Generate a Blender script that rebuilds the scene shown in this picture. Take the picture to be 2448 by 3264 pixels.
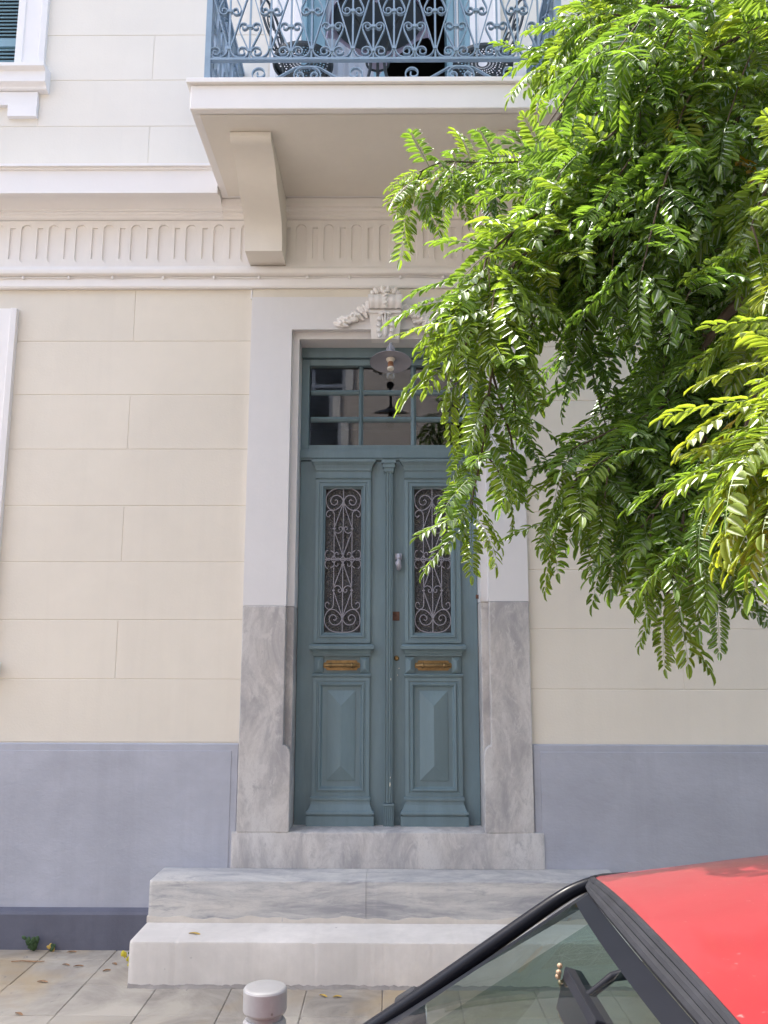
import bpy, bmesh, math, random
import numpy as np
from mathutils import Vector, Matrix
R = math.radians
rnd = random.Random(7)
scene = bpy.context.scene
col = scene.collection
for o in list(bpy.data.objects): bpy.data.objects.remove(o)

# ------------------------------------------------------------------ camera
FPX = 2760.0; YAW, PIT, ROL = R(-.5), R(9.8), R(.13)
CAM = np.array([0, -5.7, 1.76])
def _axes():
    cy, sy = math.cos(YAW), math.sin(YAW); cp, sp = math.cos(PIT), math.sin(PIT)
    f = np.array([sy*cp, cy*cp, sp]); r = np.array([cy, -sy, 0]); u = np.cross(r, f)
    c, s = math.cos(ROL), math.sin(ROL)
    return c*r + s*u, -s*r + c*u, f
AR, AU, AF = _axes()
cam = bpy.data.cameras.new('camera'); camo = bpy.data.objects.new('camera', cam); col.objects.link(camo)
camo.matrix_world = Matrix(((AR[0], AU[0], -AF[0], CAM[0]), (AR[1], AU[1], -AF[1], CAM[1]), (AR[2], AU[2], -AF[2], CAM[2]), (0, 0, 0, 1)))
cam.sensor_fit = 'VERTICAL'; cam.sensor_height = 32.64; cam.sensor_width = 24.48; cam.lens = FPX/100
cam.clip_start = 0.05; cam.clip_end = 1500
scene.camera = camo
scene.render.resolution_x, scene.render.resolution_y = 768, 1024

# ------------------------------------------------------------------ sky, sun, exposure
SUN_EL, SUN_BACK = 60, 30          # the sun stands high, to the left and a little behind the facade
w = bpy.data.worlds.new('World'); scene.world = w; w.use_nodes = True
nt = w.node_tree; nt.nodes.clear()
sky = nt.nodes.new('ShaderNodeTexSky'); sky.sky_type = 'NISHITA'; sky.sun_disc = False
sky.sun_elevation = R(SUN_EL); sky.sun_rotation = R(-(90-SUN_BACK)); sky.dust_density = 4.0; sky.ozone_density = 1.0; sky.air_density = 1.0
bg = nt.nodes.new('ShaderNodeBackground'); bg.inputs[1].default_value = 0.15
wo = nt.nodes.new('ShaderNodeOutputWorld')
nt.links.new(sky.outputs[0], bg.inputs[0]); nt.links.new(bg.outputs[0], wo.inputs[0])
sl = bpy.data.lights.new('sun', 'SUN'); sl.energy = 2.1; sl.angle = R(.53); sl.color = (1, .95, .86)
so = bpy.data.objects.new('sun', sl); col.objects.link(so)
S = Vector((-math.cos(R(SUN_EL))*math.cos(R(SUN_BACK)), math.cos(R(SUN_EL))*math.sin(R(SUN_BACK)), math.sin(R(SUN_EL))))
so.rotation_euler = S.to_track_quat('Z', 'Y').to_euler(); so.location = (0, 0, 20)
vs = scene.view_settings
vs.view_transform = 'Standard'; vs.look = 'None'; vs.exposure = 2.2; vs.gamma = 1; vs.use_curve_mapping = False

# ------------------------------------------------------------------ pixel helpers (pixels of the 2448 x 3264 photograph)
def ray(x, y): return (x-1224)/FPX*AR - (y-1632)/FPX*AU + AF
def atY(x, y, Y):
    d = ray(x, y); return CAM + d*((Y-CAM[1])/d[1])
def atZ(x, y, Z):
    d = ray(x, y); return CAM + d*((Z-CAM[2])/d[2])
def XX(px, py, Y): return float(atY(px, py, Y)[0])
def ZZ(py, Y, px=1240): return float(atY(px, py, Y)[2])

# ------------------------------------------------------------------ materials
def new_mat(name):
    m = bpy.data.materials.new(name); m.use_nodes = True
    t = m.node_tree; t.nodes.clear()
    out = t.nodes.new('ShaderNodeOutputMaterial')
    return m, t, out
def N(t, kind, **kw):
    n = t.nodes.new(kind)
    for k, v in kw.items(): setattr(n, k, v)
    return n
def noise(t, scale, detail=4, rough=.55, dist=0, vec=None):
    n = N(t, 'ShaderNodeTexNoise'); n.inputs['Scale'].default_value = scale; n.inputs['Detail'].default_value = detail
    n.inputs['Roughness'].default_value = rough; n.inputs['Distortion'].default_value = dist
    if vec: t.links.new(vec, n.inputs['Vector'])
    return n.outputs['Fac']
def ramp(t, fac, stops):
    r = N(t, 'ShaderNodeValToRGB'); e = r.color_ramp.elements
    while len(e) < len(stops): e.new(.5)
    for i, (p, c) in enumerate(stops):
        e[i].position = p; e[i].color = (*c, 1) if len(c) == 3 else c
    t.links.new(fac, r.inputs[0]); return r.outputs[0]
def mixc(t, fac, a, b, blend='MIX'):
    m = N(t, 'ShaderNodeMix'); m.data_type = 'RGBA'; m.blend_type = blend
    for s, v in ((0, fac), (6, a), (7, b)):
        if hasattr(v, 'links'): t.links.new(v, m.inputs[s])
        elif isinstance(v, (int, float)): m.inputs[s].default_value = v
        else: m.inputs[s].default_value = (*v, 1)
    return m.outputs[2]
def coords(t, scale=(1, 1, 1)):
    c = N(t, 'ShaderNodeTexCoord'); mp = N(t, 'ShaderNodeMapping'); mp.inputs['Scale'].default_value = scale
    t.links.new(c.outputs['Object'], mp.inputs['Vector']); return mp.outputs[0]
def bsdf(t, out, colr, rough=.7, bump=None, bstr=.2, bdist=.01, metal=0, spec=.4, coat=0):
    b = N(t, 'ShaderNodeBsdfPrincipled')
    if hasattr(colr, 'links'): t.links.new(colr, b.inputs['Base Color'])
    else: b.inputs['Base Color'].default_value = (*colr, 1)
    if hasattr(rough, 'links'): t.links.new(rough, b.inputs['Roughness'])
    else: b.inputs['Roughness'].default_value = rough
    b.inputs['Metallic'].default_value = metal; b.inputs['Specular IOR Level'].default_value = spec
    b.inputs['Coat Weight'].default_value = coat; b.inputs['Coat Roughness'].default_value = .05
    if bump is not None:
        bn = N(t, 'ShaderNodeBump'); bn.inputs['Strength'].default_value = bstr; bn.inputs['Distance'].default_value = bdist
        t.links.new(bump, bn.inputs['Height']); t.links.new(bn.outputs[0], b.inputs['Normal'])
    t.links.new(b.outputs[0], out.inputs[0]); return b
def painted(name, c, rough=.75, var=.06, vscale=1.3, bscale=60, bstr=.25, bdist=.004, speck=None, spec=.3, stretch=(1, 1, 1)):
    """paint or render with slight unevenness, fine relief and optional dark specks"""
    m, t, out = new_mat(name)
    v = coords(t, stretch)
    n1 = noise(t, vscale, 5, .6, .3, v); n2 = noise(t, vscale*9, 3, .6, 0, v)
    lo = tuple(x*(1-var) for x in c); hi = tuple(min(1, x*(1+var)) for x in c)
    cc = ramp(t, n1, [(.3, lo), (.7, hi)])
    cc = mixc(t, ramp(t, n2, [(.35, (.0,)*3), (.75, (.35,)*3)]), cc, tuple(x*(1-var*.9) for x in c))
    st_ = noise(t, 1.0, 6, .7, .2, coords(t, (7*stretch[0], 7, .35)))
    cc = mixc(t, ramp(t, st_, [(.50, (0,)*3), (.78, (min(.9, var*3.2),)*3)]), cc, tuple(x*(.86-var) for x in c))
    oi = N(t, 'ShaderNodeObjectInfo'); ob = N(t, 'ShaderNodeMath', operation='MULTIPLY_ADD'); t.links.new(oi.outputs['Random'], ob.inputs[0]); ob.inputs[1].default_value = .035; ob.inputs[2].default_value = .982
    cc = mixc(t, 1.0, cc, ob.outputs[0], 'MULTIPLY')
    if speck:
        vo = N(t, 'ShaderNodeTexVoronoi'); vo.inputs['Scale'].default_value = speck[0]; t.links.new(v, vo.inputs['Vector'])
        vo.inputs['Randomness'].default_value = 1
        n3 = noise(t, speck[0]*.9, 2, .5, 0, v)
        f = ramp(t, vo.outputs['Distance'], [(speck[1], (1,)*3), (speck[1]*1.5, (0,)*3)])
        f2 = ramp(t, n3, [(.6, (0,)*3), (.63, (1,)*3)])
        ff = mixc(t, 1.0, f, f2, 'MULTIPLY')
        cc = mixc(t, ff, cc, speck[2])
    b1 = noise(t, bscale, 4, .6, 0, v); b2 = noise(t, bscale*.13, 3, .5, 0, v)
    mx = N(t, 'ShaderNodeMath', operation='ADD'); t.links.new(b1, mx.inputs[0]); t.links.new(b2, mx.inputs[1])
    bsdf(t, out, cc, rough, mx.outputs[0], bstr, bdist, spec=spec)
    return m
def marble(name, base, vein, light, scale=2.2, stretch=(1, 1, 1), rough=.55, rot=.5, contrast=1.0):
    m, t, out = new_mat(name)
    c = N(t, 'ShaderNodeTexCoord'); mp = N(t, 'ShaderNodeMapping'); mp.inputs['Scale'].default_value = stretch
    mp.inputs['Rotation'].default_value = (0, rot, 0)
    t.links.new(c.outputs['Object'], mp.inputs['Vector']); v = mp.outputs[0]
    n1 = noise(t, scale, 9, .68, .5, v); n2 = noise(t, scale*2.3, 8, .72, .9, v); n3 = noise(t, scale*38, 4, .75, 0, v); n4 = noise(t, scale*.7, 3, .5, .3, v)
    a = ramp(t, n1, [(.40, vein), (.5, base), (.60, light)])
    a = mixc(t, ramp(t, n2, [(.36, (.8*contrast,)*3), (.47, (0,)*3)]), a, vein)
    a = mixc(t, ramp(t, n2, [(.54, (0,)*3), (.62, (.7,)*3)]), a, light)
    a = mixc(t, ramp(t, n4, [(.45, (0,)*3), (.7, (.25,)*3)]), a, (light[0]*1.0, light[1]*.93, light[2]*.84))
    sp = ramp(t, n3, [(.30, (.5,)*3), (.46, (0,)*3)])
    a = mixc(t, sp, a, tuple(x*.72 for x in base))
    bsdf(t, out, a, rough, n3, .15, .002, spec=.4)
    return m
def simple(name, c, rough=.5, metal=0, spec=.5, coat=0, var=.1, vscale=8, bump=0, bscale=40):
    m, t, out = new_mat(name)
    v = coords(t); n = noise(t, vscale, 4, .6, 0, v)
    cc = ramp(t, n, [(.3, tuple(x*(1-var) for x in c)), (.7, tuple(min(1, x*(1+var)) for x in c))])
    bsdf(t, out, cc, rough, noise(t, bscale, 3, .5, 0, v) if bump else None, bump, .003, metal, spec, coat); return m
def fresnel(t, f0):
    lw = N(t, 'ShaderNodeLayerWeight'); lw.inputs[0].default_value = .5
    p = N(t, 'ShaderNodeMath', operation='POWER'); t.links.new(lw.outputs['Facing'], p.inputs[0]); p.inputs[1].default_value = 5
    m = N(t, 'ShaderNodeMath', operation='MULTIPLY_ADD'); t.links.new(p.outputs[0], m.inputs[0]); m.inputs[1].default_value = 1-f0; m.inputs[2].default_value = f0
    return m.outputs[0]
def thin_glass(name, tint, rough=.0, ior=1.5, bumpy=0):
    m, t, out = new_mat(name)
    tr = N(t, 'ShaderNodeBsdfTransparent'); tr.inputs[0].default_value = (*tint, 1)
    gl = N(t, 'ShaderNodeBsdfGlossy'); gl.inputs['Roughness'].default_value = rough
    f0 = ((ior-1)/(ior+1))**2
    mx = N(t, 'ShaderNodeMixShader')
    t.links.new(fresnel(t, f0*1.8), mx.inputs[0]); t.links.new(tr.outputs[0], mx.inputs[1]); t.links.new(gl.outputs[0], mx.inputs[2])
    if bumpy:
        v = coords(t); bn = N(t, 'ShaderNodeBump'); bn.inputs['Strength'].default_value = bumpy; bn.inputs['Distance'].default_value = .01
        t.links.new(noise(t, 60, 2, .5, .5, v), bn.inputs['Height']); t.links.new(bn.outputs[0], gl.inputs['Normal'])
    t.links.new(mx.outputs[0], out.inputs[0]); return m

M = {}
M['cream'] = painted('cream stucco', (.70, .648, .552), .85, .055, .8, 70, .35, .003, speck=(3.0, .030, (.30, .25, .2)))
M['cream_up'] = painted('pale cream stucco', (.73, .69, .61), .85, .04, .8, 70, .3, .003)
M['white'] = painted('white masonry paint', (.79, .77, .75), .7, .03, 1.5, 60, .2, .003)
M['frieze'] = painted('frieze paint', (.77, .74, .70), .75, .04, 1.5, 60, .25, .003)
M['corbel'] = painted('corbel paint', (.72, .68, .61), .75, .04, 2, 60, .2, .003)
M['lavender'] = painted('lavender grey plinth render', (.39, .40, .445), .85, .13, 1.6, 26, .45, .006, stretch=(.8, 1, 1.2))
M['slate'] = painted('dark slate plinth paint', (.12, .123, .155), .7, .15, 2, 30, .5, .006)
M['casing'] = painted('grey white casing paint', (.66, .645, .63), .7, .035, 1.4, 40, .3, .004)
M['marble'] = marble('grey marble jamb', (.43, .41, .395), (.32, .31, .31), (.54, .52, .495), 2.6, (1.7, 1, .8), .5, .75)
M['marble_step'] = marble('streaked grey marble step', (.42, .41, .395), (.28, .28, .29), (.54, .52, .48), 2.4, (.5, 1, 3.2), .5, .05)
M['marble_white'] = painted('pale worn marble', (.64, .60, .545), .65, .13, 2.6, 50, .35, .004, speck=(9, .05, (.35, .33, .3)))
M['mortar'] = painted('mortar smear', (.6, .55, .48), .9, .1, 8, 50, .5, .004)
M['joint'] = painted('sand filled joint', (.26, .235, .21), .95, .15, 8, 50, .5, .004)
M['teal'] = painted('teal grey door paint', (.148, .214, .236), .5, .12, 3, 24, .4, .003, speck=(22, .035, (.34, .36, .34)), spec=.4, stretch=(2.2, 1, .5))
M['blue_iron'] = painted('blue grey iron paint', (.25, .345, .44), .5, .1, 9, 60, .3, .002, speck=(26, .05, (.24, .12, .06)), spec=.5)
M['blue_shutter'] = painted('blue green shutter paint', (.21, .35, .41), .5, .07, 4, 30, .2, .003, spec=.4)
M['grille'] = simple('grey painted grille iron', (.27, .265, .30), .5)
M['brass'] = simple('aged brass', (.26, .17, .075), .45, .85, .5, 0, .3, 20, .2)
M['rust'] = simple('rusty lock plate', (.13, .07, .05), .75, .3, .3, 0, .4, 40, .3)
M['knocker'] = simple('dull grey knocker metal', (.36, .36, .40), .5, .35, .4, 0, .2, 30)
M['lampgrey'] = simple('enamelled lamp shade', (.26, .26, .29), .4, 0, .5, 0, .06, 10)
M['bulb'] = thin_glass('bulb glass', (.93, .93, .9))
M['porcelain'] = simple('brown porcelain socket', (.30, .14, .07), .4)
M['ivory'] = simple('ivory socket ring', (.75, .7, .6), .4)
M['pane'] = thin_glass('window pane glass', (.80, .82, .82), 0, 1.55)
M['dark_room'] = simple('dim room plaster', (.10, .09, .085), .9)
M['hammered'] = None
M['kerb'] = painted('kerb stone', (.40, .39, .37), .85, .1, 3, 60, .5, .005)
M['asphalt'] = painted('asphalt', (.055, .055, .057), .9, .2, 4, 160, .9, .008)
M['earth'] = painted('ground', (.20, .18, .15), .95, .15, .6, 20, .4, .01)
M['bollard'] = painted('grey white bollard paint', (.345, .345, .345), .4, .14, 7, 50, .15, .002, speck=(30, .10, (.2, .18, .17)), spec=.5)
M['bark'] = simple('brown twig bark', (.085, .06, .045), .85, 0, .3, 0, .3, 30, .5, 60)
M['iron_dark'] = simple('dark green garden iron', (.045, .06, .07), .5, 0, .5)
M['cloth'] = painted('lavender cotton cloth', (.50, .47, .62), .9, .05, 6, 90, .3, .003)
M['lace'] = painted('white lace cloth', (.75, .74, .76), .9, .05, 6, 90, .3, .003)
M['car_red'] = None
M['rubber'] = simple('black rubber', (.018, .019, .024), .6, 0, .15, 0, .2, 15)
M['trim'] = simple('black car trim', (.009, .010, .014), .30, 0, .10)
M['seat'] = simple('dark seat fabric', (.05, .05, .055), .9)
M['cglass'] = thin_glass('tinted car glass', (.60, .70, .645), 0, 1.60)
M['tyre'] = simple('tyre rubber', (.02, .02, .02), .8)
M['rim'] = simple('wheel steel', (.5, .5, .52), .35, .9)
M['lamp_lens'] = thin_glass('lamp lens', (.85, .85, .85), .05, 1.6)
M['opp'] = painted('opposite house render', (.55, .50, .46), .85, .05, .5, 40, .3, .004)
M['opp_trim'] = painted('opposite white trim', (.72, .71, .70), .7, .04, 2, 40, .2, .003)
M['opp_blue'] = simple('opposite blue grey joinery', (.30, .34, .42), .5)
M['weed'] = simple('weed leaf', (.045, .085, .035), .7, 0, .3, 0, .3, 30)
M['weed_y'] = simple('yellow weed flower', (.55, .47, .05), .7, 0, .3, 0, .2, 30)
M['dry'] = simple('fallen yellow leaf', (.50, .34, .09), .8, 0, .2, 0, .25, 40)
M['dry_b'] = simple('fallen brown leaf', (.30, .18, .10), .85, 0, .2, 0, .3, 40)
def _extra():
    m, t, out = new_mat('hammered dark glass')
    v = coords(t, (1, 1, 1)); n = noise(t, 75, 2, .5, 1.5, v)
    b = bsdf(t, out, (.15, .15, .152), .16, n, 1.0, .03, spec=1.0); M['hammered'] = m
    m, t, out = new_mat('faded red car paint')
    v = coords(t); n = noise(t, 3, 5, .6, .4, v); n2 = noise(t, 55, 3, .6, 0, v)
    c = ramp(t, n, [(.3, (.205, .016, .022)), (.7, (.24, .022, .029))])
    c = mixc(t, ramp(t, noise(t, 6, 6, .7, 1.0, v), [(.60, (0,)*3), (.74, (.28,)*3)]), c, (.30, .09, .045))
    c = mixc(t, ramp(t, n2, [(.68, (0,)*3), (.76, (.5,)*3)]), c, (.40, .2, .19))
    bsdf(t, out, c, ramp(t, n, [(.3, (.34,)*3), (.7, (.48,)*3)]), None, spec=.45, coat=.4); M['car_red'] = m
    m, t, out = new_mat('stained paving')
    oi = N(t, 'ShaderNodeObjectInfo'); v = coords(t)
    geo = N(t, 'ShaderNodeNewGeometry'); v = geo.outputs['Position']
    n1 = noise(t, 2.2, 6, .65, .8, v); n2 = noise(t, 1.1, 4, .6, .5, v); n3 = noise(t, 60, 4, .7, 0, v)
    c = ramp(t, n1, [(.36, (.23, .205, .172)), (.5, (.33, .297, .247)), (.64, (.42, .38, .312))])
    c = mixc(t, ramp(t, n2, [(.47, (0,)*3), (.63, (.7,)*3)]), c, (.40, .30, .17))
    br = N(t, 'ShaderNodeMath', operation='MULTIPLY_ADD'); t.links.new(oi.outputs['Random'], br.inputs[0]); br.inputs[1].default_value = .14; br.inputs[2].default_value = .93
    c = mixc(t, 1.0, c, br.outputs[0], 'MULTIPLY')
    c = mixc(t, ramp(t, noise(t, 16, 3, .6, .6, v), [(.68, (0,)*3), (.73, (.55,)*3)]), c, (.16, .15, .15))
    bsdf(t, out, c, .8, n3, .35, .004); M['paving'] = m
    m, t, out = new_mat('translucent leaf')
    at = N(t, 'ShaderNodeAttribute'); at.attribute_name = 'tint'
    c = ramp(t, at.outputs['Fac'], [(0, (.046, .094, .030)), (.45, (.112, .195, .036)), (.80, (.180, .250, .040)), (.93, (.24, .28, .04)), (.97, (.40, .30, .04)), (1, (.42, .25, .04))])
    dif = N(t, 'ShaderNodeBsdfDiffuse'); trn = N(t, 'ShaderNodeBsdfTranslucent'); gls = N(t, 'ShaderNodeBsdfGlossy'); gls.inputs['Roughness'].default_value = .5
    gls.inputs[0].default_value = (.9, .95, .9, 1)
    t.links.new(c, dif.inputs[0])
    tc = mixc(t, 1.0, c, (2.2, 2.15, .95), 'MULTIPLY'); t.links.new(tc, trn.inputs[0])
    m1 = N(t, 'ShaderNodeMixShader'); m1.inputs[0].default_value = .5; t.links.new(dif.outputs[0], m1.inputs[1]); t.links.new(trn.outputs[0], m1.inputs[2])
    m2 = N(t, 'ShaderNodeMixShader'); t.links.new(fresnel(t, .012), m2.inputs[0]); t.links.new(m1.outputs[0], m2.inputs[1]); t.links.new(gls.outputs[0], m2.inputs[2])
    t.links.new(m2.outputs[0], out.inputs[0]); M['leaf'] = m
_extra()

# ------------------------------------------------------------------ mesh builder
def wloc(o):
    l = Vector((0, 0, 0))
    while o: l += o.location; o = o.parent
    return l
class MB:
    def __init__(s): s.v = []; s.f = []
    def add(s, v, f):
        b = len(s.v); s.v += [tuple(p) for p in v]; s.f += [tuple(i+b for i in q) for q in f]; return s
    def box(s, x0, x1, y0, y1, z0, z1):
        return s.add([(x0,y0,z0),(x1,y0,z0),(x1,y1,z0),(x0,y1,z0),(x0,y0,z1),(x1,y0,z1),(x1,y1,z1),(x0,y1,z1)],
                     [(0,3,2,1),(4,5,6,7),(0,1,5,4),(1,2,6,5),(2,3,7,6),(3,0,4,7)])
    def prism(s, poly, a0, a1, axis='x'):
        """polygon extruded along an axis: x: poly is (y,z); y: poly is (x,z); z: poly is (x,y)"""
        n = len(poly)
        def pt(p, a):
            return (a, p[0], p[1]) if axis == 'x' else ((p[0], a, p[1]) if axis == 'y' else (p[0], p[1], a))
        v = [pt(p, a0) for p in poly] + [pt(p, a1) for p in poly]
        f = [(i, (i+1) % n, n+(i+1) % n, n+i) for i in range(n)] + [tuple(range(n))[::-1], tuple(range(n, 2*n))]
        return s.add(v, f)
    def strip(s, path, t, y0, y1):
        """flat iron bar bent along a path in the x-z plane"""
        n = len(path); L = []; Rr = []
        for i, p in enumerate(path):
            a = path[max(i-1, 0)]; b = path[min(i+1, n-1)]
            d = Vector((b[0]-a[0], b[1]-a[1])); d = d.normalized() if d.length > 1e-9 else Vector((1, 0))
            nx, nz = -d.y*t/2, d.x*t/2
            L.append((p[0]+nx, p[1]+nz)); Rr.append((p[0]-nx, p[1]-nz))
        v = [(q[0], y0, q[1]) for q in L] + [(q[0], y0, q[1]) for q in Rr] + [(q[0], y1, q[1]) for q in L] + [(q[0], y1, q[1]) for q in Rr]
        f = []
        for i in range(n-1):
            f += [(i, i+1, n+i+1, n+i), (2*n+i, 3*n+i, 3*n+i+1, 2*n+i+1), (i, 2*n+i, 2*n+i+1, i+1), (n+i, n+i+1, 3*n+i+1, 3*n+i)]
        f += [(0, n, 3*n, 2*n), (n-1, 3*n-1, 4*n-1, 2*n-1)]
        return s.add(v, f)
    def tube(s, pts, r, n=8, cap=True):
        pts = [Vector(p) for p in pts]; m = len(pts)
        rr = r if isinstance(r, (list, tuple)) else [r]*m
        up = Vector((0, 0, 1)); v = []
        prev = None
        for i, p in enumerate(pts):
            d = (pts[min(i+1, m-1)] - pts[max(i-1, 0)]); d = d.normalized() if d.length > 1e-9 else Vector((0, 0, 1))
            if prev is None:
                a = d.orthogonal().normalized()
            else:
                a = prev - d*prev.dot(d); a = a.normalized() if a.length > 1e-6 else d.orthogonal().normalized()
            prev = a; b = d.cross(a)
            for k in range(n):
                q = 2*math.pi*k/n; v.append(p + (a*math.cos(q) + b*math.sin(q))*rr[i])
        f = [(i*n+k, i*n+(k+1) % n, (i+1)*n+(k+1) % n, (i+1)*n+k) for i in range(m-1) for k in range(n)]
        if cap: f += [tuple(range(n))[::-1], tuple(range((m-1)*n, m*n))]
        return s.add(v, f)
    def lathe(s, prof, n=24, c=(0, 0, 0), axis='z'):
        v = []; m = len(prof)
        for r, h in prof:
            for k in range(n):
                q = 2*math.pi*k/n; a, b = r*math.cos(q), r*math.sin(q)
                v.append((c[0]+a, c[1]+b, c[2]+h) if axis == 'z' else ((c[0]+a, c[1]+h, c[2]+b) if axis == 'y' else (c[0]+h, c[1]+a, c[2]+b)))
        f = [(i*n+k, i*n+(k+1) % n, (i+1)*n+(k+1) % n, (i+1)*n+k) for i in range(m-1) for k in range(n)]
        f += [tuple(range(n))[::-1], tuple(range((m-1)*n, m*n))]
        return s.add(v, f)
    def blob(s, c, r, n=8, m=6, rot=None):
        v = []; 
        for i in range(m+1):
            th = math.pi*i/m
            for k in range(n):
                ph = 2*math.pi*k/n
                p = Vector((r[0]*math.sin(th)*math.cos(ph), r[1]*math.sin(th)*math.sin(ph), r[2]*math.cos(th)))
                if rot: p = rot @ p
                v.append(p + Vector(c))
        f = [(i*n+k, (i+1)*n+k, (i+1)*n+(k+1) % n, i*n+(k+1) % n) for i in range(m) for k in range(n)]
        return s.add(v, f)
    def rings(s, x0, x1, z0, z1, prof, cap=True):
        """mitred frame: prof is a list of (inset, y); the last ring is capped"""
        v = []; f = []
        for a, y in prof:
            v += [(x0+a, y, z0+a), (x1-a, y, z0+a), (x1-a, y, z1-a), (x0+a, y, z1-a)]
        for i in range(len(prof)-1):
            for k in range(4): f.append((i*4+k, i*4+(k+1) % 4, (i+1)*4+(k+1) % 4, (i+1)*4+k))
        if cap: b = (len(prof)-1)*4; f.append((b, b+1, b+2, b+3))
        return s.add(v, f)
    def grid(s, P, closed=False):
        """P[i][j] points"""
        n, m = len(P), len(P[0]); v = [p for row in P for p in row]
        f = [(i*m+j, i*m+j+1, (i+1)*m+j+1, (i+1)*m+j) for i in range(n-1) for j in range(m-1)]
        return s.add(v, f)
    def mesh(s, name, mat, smooth=False, fix=True):
        me = bpy.data.meshes.new(name); me.from_pydata([tuple(p) for p in s.v], [], s.f)
        if fix:
            bm = bmesh.new(); bm.from_mesh(me); bmesh.ops.recalc_face_normals(bm, faces=bm.faces); bm.to_mesh(me); bm.free()
        me.materials.append(mat)
        if smooth:
            for p in me.polygons: p.use_smooth = True
            try: me.set_sharp_from_angle(angle=R(38))
            except Exception: pass
        return me
    def build(s, name, mat, parent=None, smooth=False, bevel=0, local=False, loc=None, fix=True):
        o = bpy.data.objects.new(name, s.mesh(name, mat, smooth, fix)); col.objects.link(o)
        if parent:
            o.parent = parent
            if not local: o.location = -wloc(parent)
        if loc is not None: o.location = loc
        if bevel:
            b = o.modifiers.new('bevel', 'BEVEL'); b.width = bevel; b.segments = 2; b.limit_method = 'ANGLE'
        return o
def tag(o, label, cat, group=None, kind=None):
    if label: o['label'] = label
    if cat: o['category'] = cat
    if group: o['group'] = group
    if kind: o['kind'] = kind
    return o
def struct(o): o['kind'] = 'structure'; return o
def thing(name, label, cat, loc=(0, 0, 0), group=None):
    o = bpy.data.objects.new(name, None); col.objects.link(o); o.location = loc; o.empty_display_size = .1
    return tag(o, label, cat, group)
def copy_part(src, parent, loc, rotz=0, scale=None):
    c = src.copy(); col.objects.link(c); c.parent = parent; c.location = loc
    if rotz: c.rotation_euler = (0, 0, rotz)
    if scale: c.scale = scale
    return c
def spiral(c, r0, r1, a0, a1, n=22):
    return [(c[0]+(r0+(r1-r0)*i/n)*math.cos(R(a0+(a1-a0)*i/n)), c[1]+(r0+(r1-r0)*i/n)*math.sin(R(a0+(a1-a0)*i/n))) for i in range(n+1)]
def bez(p0, p1, p2, n=8):
    return [((1-t)**2*p0[0]+2*t*(1-t)*p1[0]+t*t*p2[0], (1-t)**2*p0[1]+2*t*(1-t)*p1[1]+t*t*p2[1]) for t in [i/n for i in range(n+1)]]
def smooth_path(pts, n=6):
    """Catmull-Rom through points"""
    P = [Vector(p) for p in pts]; out = []
    for i in range(len(P)-1):
        a = P[max(i-1, 0)]; b = P[i]; c = P[i+1]; d = P[min(i+2, len(P)-1)]
        for k in range(n):
            t = k/n
            out.append(.5*((2*b)+(c-a)*t+(2*a-5*b+4*c-d)*t*t+(3*b-a-3*c+d)*t**3))
    out.append(P[-1]); return out

# ------------------------------------------------------------------ ground, road, pavement
GZ = .03; RZ = -.11; KY = -3.16
struct(MB().add([(-300,-300,RZ-.06),(300,-300,RZ-.06),(300,300,RZ-.06),(-300,300,RZ-.06)], [(0,1,2,3)]).build('ground', M['earth']))
struct(MB().box(-60, 60, -9.2, KY-.14, RZ-.05, RZ).build('road', M['asphalt']))
pav = struct(MB().box(-60, 60, KY, .5, RZ-.05, GZ-.007).build('pavement', M['joint']))
struct(MB().box(-60, 60, -11.6, -9.35, RZ-.05, GZ).build('opposite_pavement', M['paving']))
struct(MB().box(-60, 60, -9.35, -9.2, RZ-.05, GZ+.003).build('opposite_kerb', M['kerb']))
kb = struct(MB().box(-60, 60, KY-.138, KY-.002, RZ-.05, GZ-.03).build('kerb', M['kerb']))
km = MB().box(-.498, .498, -.07, .07, -.12, .0).mesh('kerb_stone', M['kerb'])
for i in range(-7, 8):
    o = bpy.data.objects.new('kerb_stone', km); col.objects.link(o); o.parent = kb; o.location = (i*1.0+.3, KY-.07, GZ+.002)
    b = o.modifiers.new('b', 'BEVEL'); b.width = .012; b.segments = 2
TS = .405; tx0, ty0 = -1.665, -.655
tile_meshes = []
for k in range(5):
    mb = MB(); h = TS/2-.0016
    mb.rings(-h, h, -h, h, [(0, .02), (0, .003), (.004, 0)])
    me = mb.mesh('paving_slab', M['paving'])
    me.transform(Matrix(((1,0,0,0),(0,0,1,0),(0,-1,0,0),(0,0,0,1))))      # lay flat
    tile_meshes.append(me)
for i in range(-9, 12):
    for j in range(-7, 2):
        cx, cy = tx0+(i+.5)*TS, ty0+(j+.5)*TS
        if cy-TS/2 < KY or cy > .1: continue
        o = bpy.data.objects.new('paving_slab', rnd.choice(tile_meshes)); col.objects.link(o); o.parent = pav
        o.location = (cx, cy, GZ+rnd.uniform(-.0015, .0015)); o.rotation_euler = (rnd.uniform(-.003, .003), rnd.uniform(-.003, .003), rnd.uniform(-.004, .004))

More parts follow.
